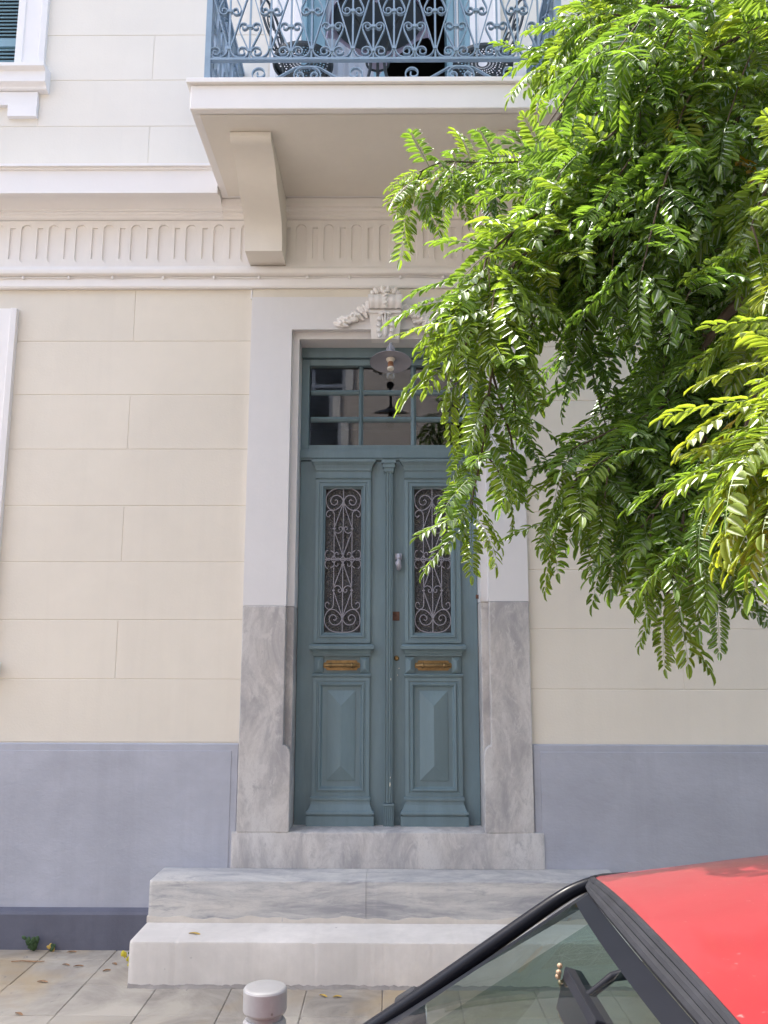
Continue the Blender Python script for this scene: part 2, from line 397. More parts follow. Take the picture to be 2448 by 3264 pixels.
# ------------------------------------------------------------------ the house
house = thing('house', 'cream neoclassical house with teal double door, marble surround and iron balcony', 'house', (-.04, 0, 0))
HX0, HX1, HT = -7.5, 7.5, 9.6
DX0, DX1, DZ0, DZ1 = -.64, .588, .705, 3.97      # door opening
CX = (DX0+DX1)/2
BW = (-.665, .575, 5.15, 7.75)                   # balcony door opening
UW = (-3.95, -2.765, 6.02, 8.3)                  # upper window
LW = (-3.95, -2.80, 1.75, 3.97)                  # lower window
BACK = .0032                                      # depth of the scored joints
def wall_holes(x0, x1, z0, z1, holes, y0, y1):
    xs = sorted({x0, x1, *[h[i] for h in holes for i in (0, 1)]}); zs = sorted({z0, z1, *[h[i] for h in holes for i in (2, 3)]})
    fill = lambda i, j: 0 <= i < len(xs)-1 and 0 <= j < len(zs)-1 and not any(h[0] < (xs[i]+xs[i+1])/2 < h[1] and h[2] < (zs[j]+zs[j+1])/2 < h[3] for h in holes)
    mb = MB()
    for i in range(len(xs)-1):
        for j in range(len(zs)-1):
            if not fill(i, j): continue
            a, b, c, d = xs[i], xs[i+1], zs[j], zs[j+1]
            mb.add([(a,y0,c),(b,y0,c),(b,y0,d),(a,y0,d)], [(0,1,2,3)]); mb.add([(a,y1,c),(b,y1,c),(b,y1,d),(a,y1,d)], [(3,2,1,0)])
            for di, dj, q in ((-1,0,[(a,y0,c),(a,y0,d),(a,y1,d),(a,y1,c)]), (1,0,[(b,y0,d),(b,y0,c),(b,y1,c),(b,y1,d)]),
                              (0,-1,[(b,y0,c),(a,y0,c),(a,y1,c),(b,y1,c)]), (0,1,[(a,y0,d),(b,y0,d),(b,y1,d),(a,y1,d)])):
                if not fill(i+di, j+dj): mb.add(q, [(0,1,2,3)])
    return mb
wall = wall_holes(HX0, HX1, -.1, HT, [(-.72, .67, .45, 4.05), BW, UW, LW], BACK, .42).build('wall', M['cream'], house, fix=False)
MB().box(HX0, HX1, 7.0, 7.3, -.1, HT).build('rear_wall', M['cream'], house)
MB().box(HX0, HX0+.3, .42, 7.0, -.1, HT).build('side_wall', M['cream'], house)
MB().box(HX1-.3, HX1, .42, 7.0, -.1, HT).build('side_wall', M['cream'], house)
MB().box(HX0-.3, HX1+.3, -.38, 7.3, HT, HT+.22).build('roof', M['white'], house)
# dim hall behind the front door and dim room behind the balcony door
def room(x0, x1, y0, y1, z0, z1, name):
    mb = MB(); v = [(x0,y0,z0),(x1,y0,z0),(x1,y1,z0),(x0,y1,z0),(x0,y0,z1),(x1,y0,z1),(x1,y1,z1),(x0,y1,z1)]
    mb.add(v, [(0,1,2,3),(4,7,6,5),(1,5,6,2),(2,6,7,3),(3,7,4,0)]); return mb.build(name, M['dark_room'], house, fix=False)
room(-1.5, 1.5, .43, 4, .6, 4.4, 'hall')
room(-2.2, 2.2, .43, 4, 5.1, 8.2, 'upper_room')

# scored stucco blocks, each proud of the joints
def block(x0, x1, z0, z1, mat):
    g = .0019
    mb = MB(); mb.rings(x0+g, x1-g, z0+g, z1-g, [(0, BACK+.002), (0, .0025), (.003, 0)])
    return mb.build('stucco_block', mat, wall, fix=False)
JL = [4.325, 3.943, 3.559, 3.174, 2.785, 2.406, 2.025, 1.644, 1.247]
VJ = -1.79
for i in range(len(JL)-1):
    z1, z0 = JL[i], JL[i+1]
    xs = [-6.2, -4.4, VJ, -.968] if i % 2 == 0 else [-6.2, -5.2, -2.62, -.968]
    for a, b in zip(xs[:-1], xs[1:]):
        if a < LW[1] and b > LW[0] and z0 < LW[3] and z1 > LW[2]:
            if a < LW[0]-.2: block(a, LW[0], z0, z1, M['cream'])
            if b > LW[1]: block(LW[1], b, z0, z1, M['cream'])
        else: block(a, b, z0, z1, M['cream'])
JR = [4.325, 3.90, 3.515, 3.13, 2.745, 2.358, 1.972, 1.586, 1.24]
for i in range(len(JR)-1):
    z1, z0 = JR[i], JR[i+1]
    xs = [.895, 1.885, 3.5, 5.2] if i % 2 == 0 else [.895, 2.75, 4.4, 5.2]
    for a, b in zip(xs[:-1], xs[1:]): block(a, b, z0, z1, M['cream'])
JU = [7.44, 7.067, 6.695, 6.323, 5.954, 5.583, 5.235]
for i in range(len(JU)-1):
    z1, z0 = JU[i], JU[i+1]
    lx = [-6.0, -4.4, -1.755, -.9] if i % 2 == 1 else [-6.0, -5.2, -2.575, -.9]
    for a, b in zip(lx[:-1], lx[1:]):
        if a < UW[1] and b > UW[0] and z1 > UW[2]+.02:
            if a < UW[0]-.2: block(a, UW[0], z0, z1, M['cream_up'])
            if b > UW[1]: block(UW[1], b, z0, z1, M['cream_up'])
        else: block(a, b, z0, z1, M['cream_up'])
    rx = [.83, 1.68, 4.0] if i % 2 == 0 else [.83, 2.5, 4.0]
    for a, b in zip(rx[:-1], rx[1:]): block(a, b, z0, z1, M['cream_up'])

# lavender plinth and dark base course, left and right of the door
for nm, x0, x1 in (('plinth', -6.5, -.971), ('plinth', .898, 6.5)):
    mb = MB(); mb.rings(x0, x1, .0, 1.243, [(0, BACK-.001), (0, -.012), (.006, -.018), (.045, -.018), (.047, -.022)])
    mb.build(nm, M['lavender'], house, fix=False)
for x0, x1 in ((-6.5, -1.425), (1.36, 6.5)):
    MB().prism([(-.01, -.05), (-.085, -.05), (-.08, .23), (-.07, .245), (-.01, .262)], x0, x1).build('base_course', M['slate'], house)

# entablature: fascia, soffit cove, frieze with flutes, astragal and band
def prof_run(name, prof, x0, x1, mat, smooth=True):
    return MB().prism(prof, x0, x1).build(name, mat, house, smooth)
CW = -.25
fas = [(.005, 5.17), (-.05, 5.15), (CW-.03, 5.118), (CW-.03, 5.10), (CW-.012, 5.098), (CW-.012, 5.085), (CW, 5.08), (CW, 4.915), (-.21, 4.915), (-.20, 4.93), (-.175, 4.935),
       (-.13, 4.93), (-.09, 4.915), (-.065, 4.897), (-.065, 4.885), (-.055, 4.883), (-.055, 4.868), (-.045, 4.862), (-.045, 4.845), (-.033, 4.835), (.005, 4.83)]
prof_run('cornice', fas, -6.5, -1.192, M['white'])
prof_run('cornice', fas, 1.094, 6.5, M['white'])
inner = [(.005, 4.958), (-.10, 4.958), (-.10, 4.90), (-.07, 4.897), (-.065, 4.885), (-.055, 4.883), (-.055, 4.868), (-.045, 4.862), (-.045, 4.845), (-.033, 4.835), (.005, 4.83)]
prof_run('cornice_inner', inner, -1.19, 1.092, M['frieze'])
MB().prism([(.005, 4.48), (-.04, 4.48), (-.045, 4.467), (-.06, 4.462), (-.072, 4.448), (-.075, 4.43), (-.07, 4.414), (-.055, 4.405), (-.04, 4.403), (.005, 4.403)], -6.5, 6.5).build('astragal', M['frieze'], house, True)
MB().prism([(.005, 4.403), (-.038, 4.402), (-.038, 4.335), (-.03, 4.323), (.005, 4.323)], -6.5, 6.5).build('band', M['white'], house)
# frieze built cell by cell: long oval flutes alternate with short square ones
FZ0, FZ1, FY, FD = 4.48, 4.83, -.028, .012
per = .1945; ox0 = XX(695, 800, FY)                    # one oval stands here
def oval(cx, w2, z0, z1, n=10):
    p = [(cx+w2*math.cos(math.pi*k/n), z1-w2+w2*math.sin(math.pi*k/n)) for k in range(n+1)]
    return p + [(cx+w2*math.cos(math.pi+math.pi*k/n), z0+w2+w2*math.sin(math.pi+math.pi*k/n)) for k in range(n+1)]
def recess_cell(x0, x1, hole):
    n = len(hole); cx = sum(p[0] for p in hole)/n; cz = sum(p[1] for p in hole)/n
    outer = []
    for p in hole:
        dx, dz = p[0]-cx, p[1]-cz
        tx = ((x1-cx)/dx if dx > 0 else (x0-cx)/dx) if abs(dx) > 1e-9 else 1e9
        tz = ((FZ1-cz)/dz if dz > 0 else (FZ0-cz)/dz) if abs(dz) > 1e-9 else 1e9
        k = min(tx, tz); outer.append((cx+dx*k, cz+dz*k))
    # force the four corners onto the nearest sample
    for c in ((x0, FZ0), (x1, FZ0), (x1, FZ1), (x0, FZ1)):
        i = min(range(n), key=lambda i: (outer[i][0]-c[0])**2+(outer[i][1]-c[1])**2); outer[i] = c
    mb = MB(); v = [(p[0], FY, p[1]) for p in outer] + [(p[0], FY, p[1]) for p in hole]
    q = [((p[0]-cx)*.90+cx, FY+FD, cz+(p[1]-cz)*.97) for p in hole]
    v += [(a[0], FY+FD*.8, a[1]) for a in hole]; v += q
    f = []
    for k in range(3):
        f += [(k*n+i, k*n+(i+1) % n, (k+1)*n+(i+1) % n, (k+1)*n+i) for i in range(n)]
    f.append(tuple(range(3*n, 4*n)))
    return mb.add(v, f)
fr = MB(); fr.box(-6.5, 6.5, FY+FD+.004, .006, FZ0+.002, FZ1-.002)
frieze = fr.build('frieze', M['frieze'], house)
def square_pts(c, w2, z0, z1):
    return [(c+w2, z1), (c, z1), (c-w2, z1), (c-w2, (z0+z1)/2), (c-w2, z0), (c, z0), (c+w2, z0), (c+w2, (z0+z1)/2)]
cell_o = recess_cell(-per*.29, per*.29, oval(0, .037, FZ0+.03, FZ1-.03)); cell_s = recess_cell(-per*.21, per*.21, square_pts(0, .019, FZ0+.062, FZ1-.055))
mo = cell_o.mesh('flute', M['frieze'], fix=False); ms = cell_s.mesh('flute', M['frieze'], fix=False)
for k in range(-14, 26):
    x = ox0+k*per
    for me, xx in ((mo, x), (ms, x+per/2)):
        o = bpy.data.objects.new('flute', me); col.objects.link(o); o.parent = frieze; o.location = (xx, 0, 0)
# thin cable clipped under the astragal
pts = []
for i in range(60):
    x = -4+i*.12; pts.append((x, -.046, 4.394+.0035*math.sin(i*1.7)+.004*math.sin(i*.43)))
cab = MB().tube(pts, .0042, 6).build('cable', M['frieze'], house, True)
for i in range(14): MB().blob((-2.9+i*.33+rnd.uniform(-.05, .05), -.05, 4.392), (.010, .010, .014), 6, 4).build('cable_clip', M['white'], cab, True)

# door surround
CY, RY, DY = -.03, .028, .2
CO0, CO1, CZT = -.97, .895, 4.255
RB0, RB1, RZT = -.688, .636, 4.018
MZL, MZR = 2.117, 2.150
sur = MB()
sur.box(CO0, RB0, CY, RY+.001, MZL+.001, CZT); sur.box(RB1, CO1, CY, RY+.001, MZR+.001, CZT); sur.box(RB0, RB1, CY, RY+.001, RZT, CZT)
sur.box(RB0-.04, DX0, RY, .30, MZL+.001, RZT+.02); sur.box(DX1, RB1+.04, RY, .30, MZR+.001, RZT+.02); sur.box(DX0, DX1, RY, .30, DZ1, RZT+.04)
sur.build('door_surround', M['casing'], house)
MB().box(CO0, CO1+.0, -.012, .004, CZT+.001, 4.322).build('lintel_strip', M['cream'], house)
MB().box(CO0-.012, CO0-.002, -.014, .004, CZT-.005, 4.322).build('lintel_end', M['white'], house)
# marble jambs: square foot, rebated (stopped) shaft above
def jamb(side, zt):
    xo, xr, xd = (CO0, RB0, DX0) if side < 0 else (CO1, RB1, DX1)
    zs = 1.165
    s = 1 if side < 0 else -1
    n = 7; mb = MB()
    # front plate outline: foot reaches the door edge, shaft is cut back to the rebate with a rounded stop
    cx_ = abs(xd-xr)
    arc = [(xd - s*cx_*(1-math.cos(math.pi/2*k/n)), zs+.07*math.sin(math.pi/2*k/n)) for k in range(n+1)]
    poly = [(xo, DZ0), (xd, DZ0)] + arc + [(xr, zt), (xo, zt)]
    mb.prism(poly, CY-.004, RY+.004, 'y')
    mb.box(min(xr-s*.05, xd), max(xr-s*.05, xd), RY+.0045, .30, DZ0, zt)
    return mb.build('marble_jamb', M['marble'], house, bevel=.006)
jamb(-1, MZL); jamb(1, MZR)

# keystone with acanthus leaf and side garland
KX0, KX1 = XX(1173, 960, -.12), XX(1283, 960, -.12); KXC = (KX0+KX1)/2; KZ0 = ZZ(1076, -.1); KZ1 = ZZ(936, -.14); KB = ZZ(990, -.13)
ks = MB(); hw = (KX1-KX0)/2
def kw(z): return hw*(.80+.2*(z-KZ0)/(KZ1-KZ0))
body = []
for z, y in ((KZ0, -.075), (KZ0+.03, -.082), (KB-.06, -.095), (KB-.015, -.11), (KB-.012, -.125), (KB+.012, -.125), (KB+.016, -.105)):
    body.append((z, y))
P = [[(KXC-kw(z), y, z) for z, y in body], [(KXC+kw(z), y, z) for z, y in body]]
ks.grid(P)
for sgn in (-1, 1):
    ks.grid([[(KXC+sgn*kw(z), y, z) for z, y in body], [(KXC+sgn*kw(z), CY+.01, z) for z, y in body]])
ks.add([(KXC-kw(KZ0), -.075, KZ0), (KXC+kw(KZ0), -.075, KZ0), (KXC+kw(KZ0), .0, KZ0), (KXC-kw(KZ0), 0, KZ0)], [(0,1,2,3)])
# swelling bolster on top with raised ribs
zz_ = [KB+.012+(KZ1-KB-.012)*i/10 for i in range(11)]
def by(i): return -.11-.05*math.sin(math.pi*(.12+.8*i/10))
rows = []
for k in range(25):
    u = -1+2*k/24; rib = .012*abs(math.cos(u*2.4*math.pi))**.6
    rows.append([(KXC+u*kw(z), by(i)-rib, z) for i, z in enumerate(zz_)])
ks.grid(rows)
for sgn in (-1, 1): ks.grid([[(KXC+sgn*kw(z), by(i)-.01, z) for i, z in enumerate(zz_)], [(KXC+sgn*kw(z), CY+.01, z) for z in zz_]])
ks.add([(KXC-kw(KZ1), by(10), KZ1), (KXC+kw(KZ1), by(10), KZ1), (KXC+kw(KZ1), 0, KZ1), (KXC-kw(KZ1), 0, KZ1)], [(0,1,2,3)])
key = ks.build('keystone', M['frieze'], house, True)
ac = MB(); hz = KB-KZ0
for sgn in (-1, 1):
    for (zf, r, a, out_) in ((.86, .03, 25, .026), (.70, .034, 48, .034), (.50, .034, 62, .040), (.30, .032, 75, .040), (.13, .026, 95, .036)):
        z = KZ0+hz*zf-.01
        for q in range(4):
            an = R(a-22+q*17)
            c = (KXC+sgn*(out_*.5+r*.8*math.sin(an)), -.105-.004*q, z+r*.75*math.cos(an))
            ac.blob(c, (.0075, .010, .017), 6, 4, Matrix.Rotation(sgn*an, 3, 'Y'))
    ac.tube([(KXC+sgn*.006, -.105, KZ0+.02), (KXC+sgn*.010, -.112, KZ0+hz*.5), (KXC+sgn*.022, -.122, KZ0+hz*.88)], [.007, .007, .004], 6)
for q in range(7):
    an = R(-66+q*22); ac.blob((KXC+.03*math.sin(an), -.125, KZ0+hz*.85+.02*math.cos(an)), (.009, .012, .014), 6, 4, Matrix.Rotation(an, 3, 'Y'))
ac.tube([(KXC, -.103, KZ0+.012), (KXC, -.112, KZ0+hz*.45), (KXC, -.125, KZ0+hz*.9)], [.009, .008, .006], 6)
ac.build('acanthus_leaf', M['frieze'], key, True)
tp = MB()
for q in range(9):
    u = -1+q/4; tp.blob((KXC+u*hw*.72, -.125-.012*(q % 2), KZ1+.012+.022*(1-u*u)), (.017, .022, .02+.006*(q % 2)), 8, 5, Matrix.Rotation(u*.7, 3, 'Y'))
rp = []
for k in range(28):
    a = k*.9; rp.append((KXC+.010*math.cos(a), -.163+.006*math.sin(a), KB+.02+(KZ1-KB-.01)*k/27))
tp.tube(rp, .009, 6)
tp.build('crest', M['frieze'], key, True)
r2 = random.Random(5)
for sgn in (-1, 1):
    g = MB()
    for k in range(26):
        t = k/25; x = KXC+sgn*(hw*.85+.215*t); zc = (KB+.05)-.115*t+r2.uniform(-.022, .022)*(1.2-.5*t)
        ang = sgn*(R(62)+r2.uniform(-.55, .55))
        g.blob((x, CY-.012-.022*r2.random(), zc), (.014+.006*r2.random(), .013, .036+.012*r2.random()), 8, 5, Matrix.Rotation(ang, 3, 'Y'))
    for k in range(9): g.blob((KXC+sgn*(hw*.9+.2*k/8), CY-.04, (KB+.045)-.11*k/8+r2.uniform(-.012, .012)), (.014, .012, .014), 8, 5)
    g.build('garland', M['frieze'], key, True)

# ------------------------------------------------------------------ teal double door and transom
LY = .215                                        # face of the door stiles
z = lambda py: ZZ(py, LY-.02)
TB0, TB1 = z(1466), z(1431)                       # transom bar
MB().box(DX0+.0, DX1, .20, .28, TB0, TB1).box(DX0, DX1, .19, .20, TB0+.012, TB1-.014).build('transom_bar', M['teal'], house, bevel=.003)
tr = MB()
tx = [XX(p, 1290, .25) for p in (992, 1143, 1158, 1309, 1327, 1478)]
tz = [z(p) for p in (1411, 1338, 1320, 1251, 1234, 1165)]
hd = z(1139)
tr.box(DX0, DX1, .195, .29, hd, DZ1)                       # head of the frame
tr.box(DX0, tx[0]-.012, .222, .29, TB1, hd-.004); tr.box(tx[5]+.012, DX1, .222, .29, TB1, hd-.004)
tr.box(tx[0]-.012, tx[5]+.012, .222, .29, TB1, tz[0]-.01); tr.box(tx[0]-.012, tx[5]+.012, .222, .29, tz[5]+.01, hd-.004)
trans = tr.build('transom_window', M['teal'], house, bevel=.004)
for a, b in ((tx[1], tx[2]), (tx[3], tx[4])):
    MB().prism([(a, .275), (a+.004, .252), ((a+b)/2, .238), (b-.004, .252), (b, .275)], tz[0]-.01, tz[5]+.01, 'z').build('muntin', M['teal'], trans)
for k in range(3):
    for a, b in ((tz[1], tz[2]), (tz[3], tz[4])):
        x0, x1 = tx[2*k], tx[2*k+1]
        MB().prism([(.275, a), (.252, a+.004), (.240, (a+b)/2), (.252, b-.004), (.275, b)], x0-.002, x1+.002, 'x').build('muntin', M['teal'], trans)
for i in range(3):
    for j in range(3):
        tl = rnd.uniform(-.0012, .0012); tl2 = rnd.uniform(-.0012, .0012)
        x0, x1, z0, z1 = tx[2*i]-.01, tx[2*i+1]+.01, tz[2*j]-.008, tz[2*j+1]+.008
        MB().add([(x0, .268-tl-tl2, z0), (x1, .268+tl-tl2, z0), (x1, .268+tl+tl2, z1), (x0, .268-tl+tl2, z1)], [(0,1,2,3)]).build('pane', M['pane'], trans, fix=False)

def grille_paths():
    """one half of the wrought pattern, u in half-widths of the glass (x), v downwards in the same unit from the top"""
    k = 1/192.
    g = lambda pts: [(a*k, b*k) for a, b in pts]
    out = []
    for s in (-1, 1):
        lobe = smooth_path([(0, 92), (s*60, 92), (s*125, 110), (s*178, 160), (s*190, 220), (s*172, 285), (s*130, 322), (s*80, 318), (s*35, 285), (s*4, 240)], 5)
        out.append(g([(p.x, p.y) for p in [Vector(q) for q in lobe]]))
        inn = smooth_path([(s*5, 262), (s*8, 215), (s*35, 178), (s*75, 165), (s*118, 180), (s*140, 222), (s*128, 258), (s*98, 270), (s*70, 252), (s*64, 228), (s*80, 212), (s*94, 222)], 5)
        out.append(g([(p.x, p.y) for p in inn]))
        out.append(g([(s*6, 262), (s*92, 500)]))
        side = smooth_path([(s*97, 840), (s*97, 520), (s*97, 400), (s*104, 350), (s*128, 326), (s*160, 330), (s*183, 355), (s*180, 388), (s*155, 396), (s*142, 376)], 5)
        out.append(g([(p.x, p.y) for p in side]))
        heart = smooth_path([(s*8, 785), (s*50, 670), (s*92, 560), (s*95, 545), (s*82, 560), (s*55, 568), (s*25, 555), (s*8, 520), (s*22, 502), (s*42, 506), (s*46, 524), (s*34, 530)], 5)
        out.append(g([(p.x, p.y) for p in heart]))
        c1 = smooth_path([(s*132, 752), (s*105, 770), (s*100, 800), (s*125, 835), (s*152, 840), (s*185, 822), (s*193, 790), (s*178, 755), (s*160, 750)], 5)
        out.append(g([(p.x, p.y) for p in c1]))
        c2 = smooth_path([(s*4, 785), (s*8, 815), (s*30, 836), (s*60, 838), (s*85, 820), (s*90, 790), (s*72, 770), (s*52, 780), (s*54, 798)], 5)
        out.append(g([(p.x, p.y) for p in c2]))
    out.append(g([(0, 92), (0, 842)]))
    collars = [(0, 245, 12, 9), (-97, 520, 13, 7), (97, 520, 13, 7), (0, 520, 14, 7), (0, 785, 14, 9), (-128, 325, 9, 7), (128, 325, 9, 7), (-52, 838, 8, 9), (52, 838, 8, 9), (-150, 838, 8, 9), (150, 838, 8, 9)]
    return out, [(a*k, b*k, c*k, d*k) for a, b, c, d in collars]
GP, GC = grille_paths()

def door_leaf(pc, x_in, x_out, nm='door_leaf'):
    """pc: centre x of the panels; leaf spans x_in..x_out"""
    x0, x1 = min(x_in, x_out), max(x_in, x_out)
    zb, zt = z(2633), TB0-.006
    fw = .190                                    # half width of the framed panels
    gx0, gx1, gz0, gz1 = pc-.124, pc+.124, z(2016), z(1554)
    # stile-and-rail slab with the glass opening left open
    slab = wall_holes(x0, x1, zb, zt, [(gx0, gx1, gz0, gz1)], LY, LY+.05)
    leaf = slab.build(nm, M['teal'], house, fix=False)
    # upper frame with stepped moulding round the glass
    mb = MB(); f0, f1 = z(2050), z(1527)
    i1, i2 = pc-fw-gx0+2*0, 0
    mb.rings(pc-fw, pc+fw, f0, f1, [(0, LY-.001), (0, LY-.022), (.022, LY-.024), (.026, LY-.018), (.036, LY-.018), (.040, LY-.026), (.050, LY-.026), (.058, LY-.008), (fw-.124, LY+.0), (fw-.124, LY+.03)], cap=False)
    mb.build('upper_frame', M['teal'], leaf, fix=False)
    # crown cornice
    c0, c1 = z(1527), z(1467)
    def steps(prof, name):
        m2 = MB()
        for (za, wa, ya), (zb_, wb, yb) in zip(prof[:-1], prof[1:]):
            m2.add([(pc-wa, ya, za), (pc+wa, ya, za), (pc+wb, yb, zb_), (pc-wb, yb, zb_)], [(0,1,2,3)])
            for sg in (-1, 1): m2.add([(pc+sg*wa, ya, za), (pc+sg*wb, yb, zb_), (pc+sg*wb, LY, zb_), (pc+sg*wa, LY, za)], [(0,1,2,3)])
        for q in (prof[0], prof[-1]): m2.add([(pc-q[1], q[2], q[0]), (pc+q[1], q[2], q[0]), (pc+q[1], LY, q[0]), (pc-q[1], LY, q[0])], [(0,1,2,3)])
        return m2.build(name, M['teal'], leaf)
    h = c1-c0
    steps([(c0+.001, fw+.004, LY-.03), (c0+h*.06, fw+.004, LY-.034), (c0+h*.10, fw, LY-.022), (c0+h*.42, fw, LY-.022), (c0+h*.43, fw+.004, LY-.030), (c0+h*.50, fw+.006, LY-.032), (c0+h*.56, fw+.006, LY-.034),
           (c0+h*.70, fw+.012, LY-.042), (c0+h*.82, fw+.026, LY-.056), (c0+h*.86, fw+.032, LY-.062), (c1, fw+.034, LY-.064)], 'crown_moulding')
    s0, s1 = z(2091), z(2054); h = s1-s0
    steps([(s0, fw+.002, LY-.026), (s0+h*.14, fw+.004, LY-.03), (s0+h*.20, fw-.002, LY-.026), (s0+h*.40, fw+.004, LY-.034), (s0+h*.55, fw+.020, LY-.05), (s0+h*.60, fw+.028, LY-.064), (s0+h*.86, fw+.028, LY-.066), (s1, fw+.016, LY-.05)], 'sill_moulding')
    # blocks either side of the pull handle
    b0, b1 = z(2146), z(2093)
    for sg in (-1, 1):
        xa, xb = sorted((pc+sg*(fw-.004), pc+sg*(fw-.066)))
        m2 = MB(); m2.rings(xa, xb, b0, b1, [(0, LY-.001), (0, LY-.014), (.026, LY-.034)]); m2.build('facet_block', M['teal'], leaf, fix=False)
    # pull handle
    hp = MB(); hz_ = (z(2105)+z(2137))/2; hh = (z(2105)-z(2137))/2
    hp.prism([(pc-.128, hz_), (pc-.118, hz_+hh*.55), (pc-.108, hz_+hh*.55), (pc-.10, hz_+hh), (pc+.10, hz_+hh), (pc+.108, hz_+hh*.55), (pc+.118, hz_+hh*.55), (pc+.128, hz_), (pc+.118, hz_-hh*.55), (pc+.108, hz_-hh*.55), (pc+.10, hz_-hh), (pc-.10, hz_-hh), (pc-.108, hz_-hh*.55), (pc-.118, hz_-hh*.55)], LY-.006, LY, 'y')
    hp.tube([(pc-.115, LY-.04, hz_), (pc-.09, LY-.045, hz_), (pc+.09, LY-.045, hz_), (pc+.115, LY-.04, hz_)], [.008, .012, .012, .008], 10)
    for sg in (-1, 1):
        hp.tube([(pc+sg*.072, LY, hz_), (pc+sg*.072, LY-.045, hz_)], .010, 10); hp.lathe([(.0, -.008), (.016, -.008), (.019, 0), (.016, .008), (0, .008)], 12, (pc+sg*.072, LY-.045, hz_), 'x')
    hp.build('pull_handle', M['brass'], leaf, True)
    # lower panel: cap, moulded frame, raised pyramid field
    p0, p1 = z(2540), z(2157)
    steps([(p1-.004, fw, LY-.022), (p1+.002, fw+.006, LY-.03), (p1+.012, fw+.008, LY-.034), (p1+.02, fw+.004, LY-.026)], 'panel_cap')
    m2 = MB(); m2.rings(pc-fw+.002, pc+fw-.002, p0, p1-.005, [(0, LY-.001), (0, LY-.020), (.022, LY-.022), (.026, LY-.016), (.034, LY-.016), (.040, LY-.026), (.050, LY-.024), (.060, LY-.006), (.064, LY-.004)])
    m2.build('panel_frame', M['teal'], leaf, fix=False)
    q0, q1 = z(2489), z(2202); qw = .093
    m2 = MB(); apx = q1-qw*1.05; apn = q0+qw*1.05; yt = LY-.042; yb = LY-.0055
    v = [(pc-qw, LY-.003, q0), (pc+qw, LY-.003, q0), (pc+qw, LY-.003, q1), (pc-qw, LY-.003, q1), (pc-qw, yb-.004, q0), (pc+qw, yb-.004, q0), (pc+qw, yb-.004, q1), (pc-qw, yb-.004, q1), (pc, yt, apn), (pc, yt, apx)]
    m2.add(v, [(0,1,5,4), (1,2,6,5), (2,3,7,6), (3,0,4,7), (4,5,8), (5,6,9,8), (6,7,9), (7,4,8,9)]); m2.build('raised_panel', M['teal'], leaf, fix=False)
    e0, e1 = z(2634), z(2540); h = e1-e0
    steps([(e0, fw+.030, LY-.05), (e0+h*.36, fw+.030, LY-.05), (e0+h*.37, fw+.022, LY-.044), (e0+h*.42, fw+.022, LY-.044), (e0+h*.43, fw+.032, LY-.058), (e0+h*.50, fw+.030, LY-.056), (e0+h*.56, fw+.018, LY-.044), (e0+h*.74, fw+.004, LY-.03), (e0+h*.88, fw, LY-.026), (e0+h*.89, fw+.008, LY-.034), (e0+h*.97, fw+.008, LY-.034), (e1, fw+.002, LY-.022)], 'base_moulding')
    # glass and grille
    MB().add([(gx0-.01, LY+.03, gz0-.01), (gx1+.01, LY+.03, gz0-.01), (gx1+.01, LY+.03, gz1+.01), (gx0-.01, LY+.03, gz1+.01)], [(0,1,2,3)]).build('glass_pane', M['hammered'], leaf, fix=False)
    W = .122; HH = gz1-gz0; vs_ = HH/((842*2-92*2+92*0+10)/192.)     # vertical scale
    def tr_(p, flip):
        v_ = (p[1]-88/192.)*vs_
        return (pc+p[0]*W, gz1-v_ if not flip else gz0+v_)
    for flip in (0, 1):
        for path in GP: MB().strip([tr_(p, flip) for p in path], .0052, LY-.002, LY+.010).build('grille_scroll', M['grille'], leaf)
        for a, b, c_, d in GC:
            q = tr_((a, b), flip); MB().box(q[0]-c_*W*1.1, q[0]+c_*W*1.1, LY-.005, LY+.012, q[1]-d*vs_, q[1]+d*vs_).build('grille_collar', M['grille'], leaf)
    mz = (gz0+gz1)/2; MB().box(gx0, gx1, LY, LY+.008, mz-.004, mz+.004).build('grille_bar', M['grille'], leaf)
    return leaf
LPC, RPC = XX(1095, 1526, LY-.02), XX(1377, 1526, LY-.02)
AX = XX(1239, 1700, LY-.04)
leafL = door_leaf(LPC, DX0+.004, AX-.002); leafR = door_leaf(RPC, AX+.002, DX1-.004)
# fluted astragal over the meeting stiles
a0, a1 = z(2635), TB0-.010
bx0 = AX-.026; ast = MB()
ab, at_ = z(2559), z(1508)
def fluted(x0, x1, z0, z1, y, n, mbx):
    poly = [(x0, LY-.001), (x0, y)]
    for k in range(n):
        xa = x0+(x1-x0)*(k+.22)/n; xb = x0+(x1-x0)*(k+.78)/n
        poly += [(xa, y), (xa+.002, y+.007), (xb-.002, y+.007), (xb, y)]
    poly += [(x1, y), (x1, LY-.001)]
    mbx.prism(poly, z0, z1, 'z')
fluted(bx0, AX+.026, ab, at_, LY-.040, 3, ast); fluted(AX-.034, AX+.034, a0, ab-.014, LY-.052, 5, ast)
ast.box(AX-.036, AX+.036, LY-.056, LY-.001, ab-.014, ab-.002)
for i, (w_, y_) in enumerate(((.030, .044), (.034, .05), (.042, .058), (.050, .066))):
    zt0 = at_+(a1-at_)*(.0, .12, .4, .75)[i]; zt1 = at_+(a1-at_)*(.12, .4, .75, 1)[i]; ast.box(AX-w_, AX+w_, LY-y_, LY-.001, zt0+.0003, zt1)
ast.build('astragal_strip', M['teal'], leafL)
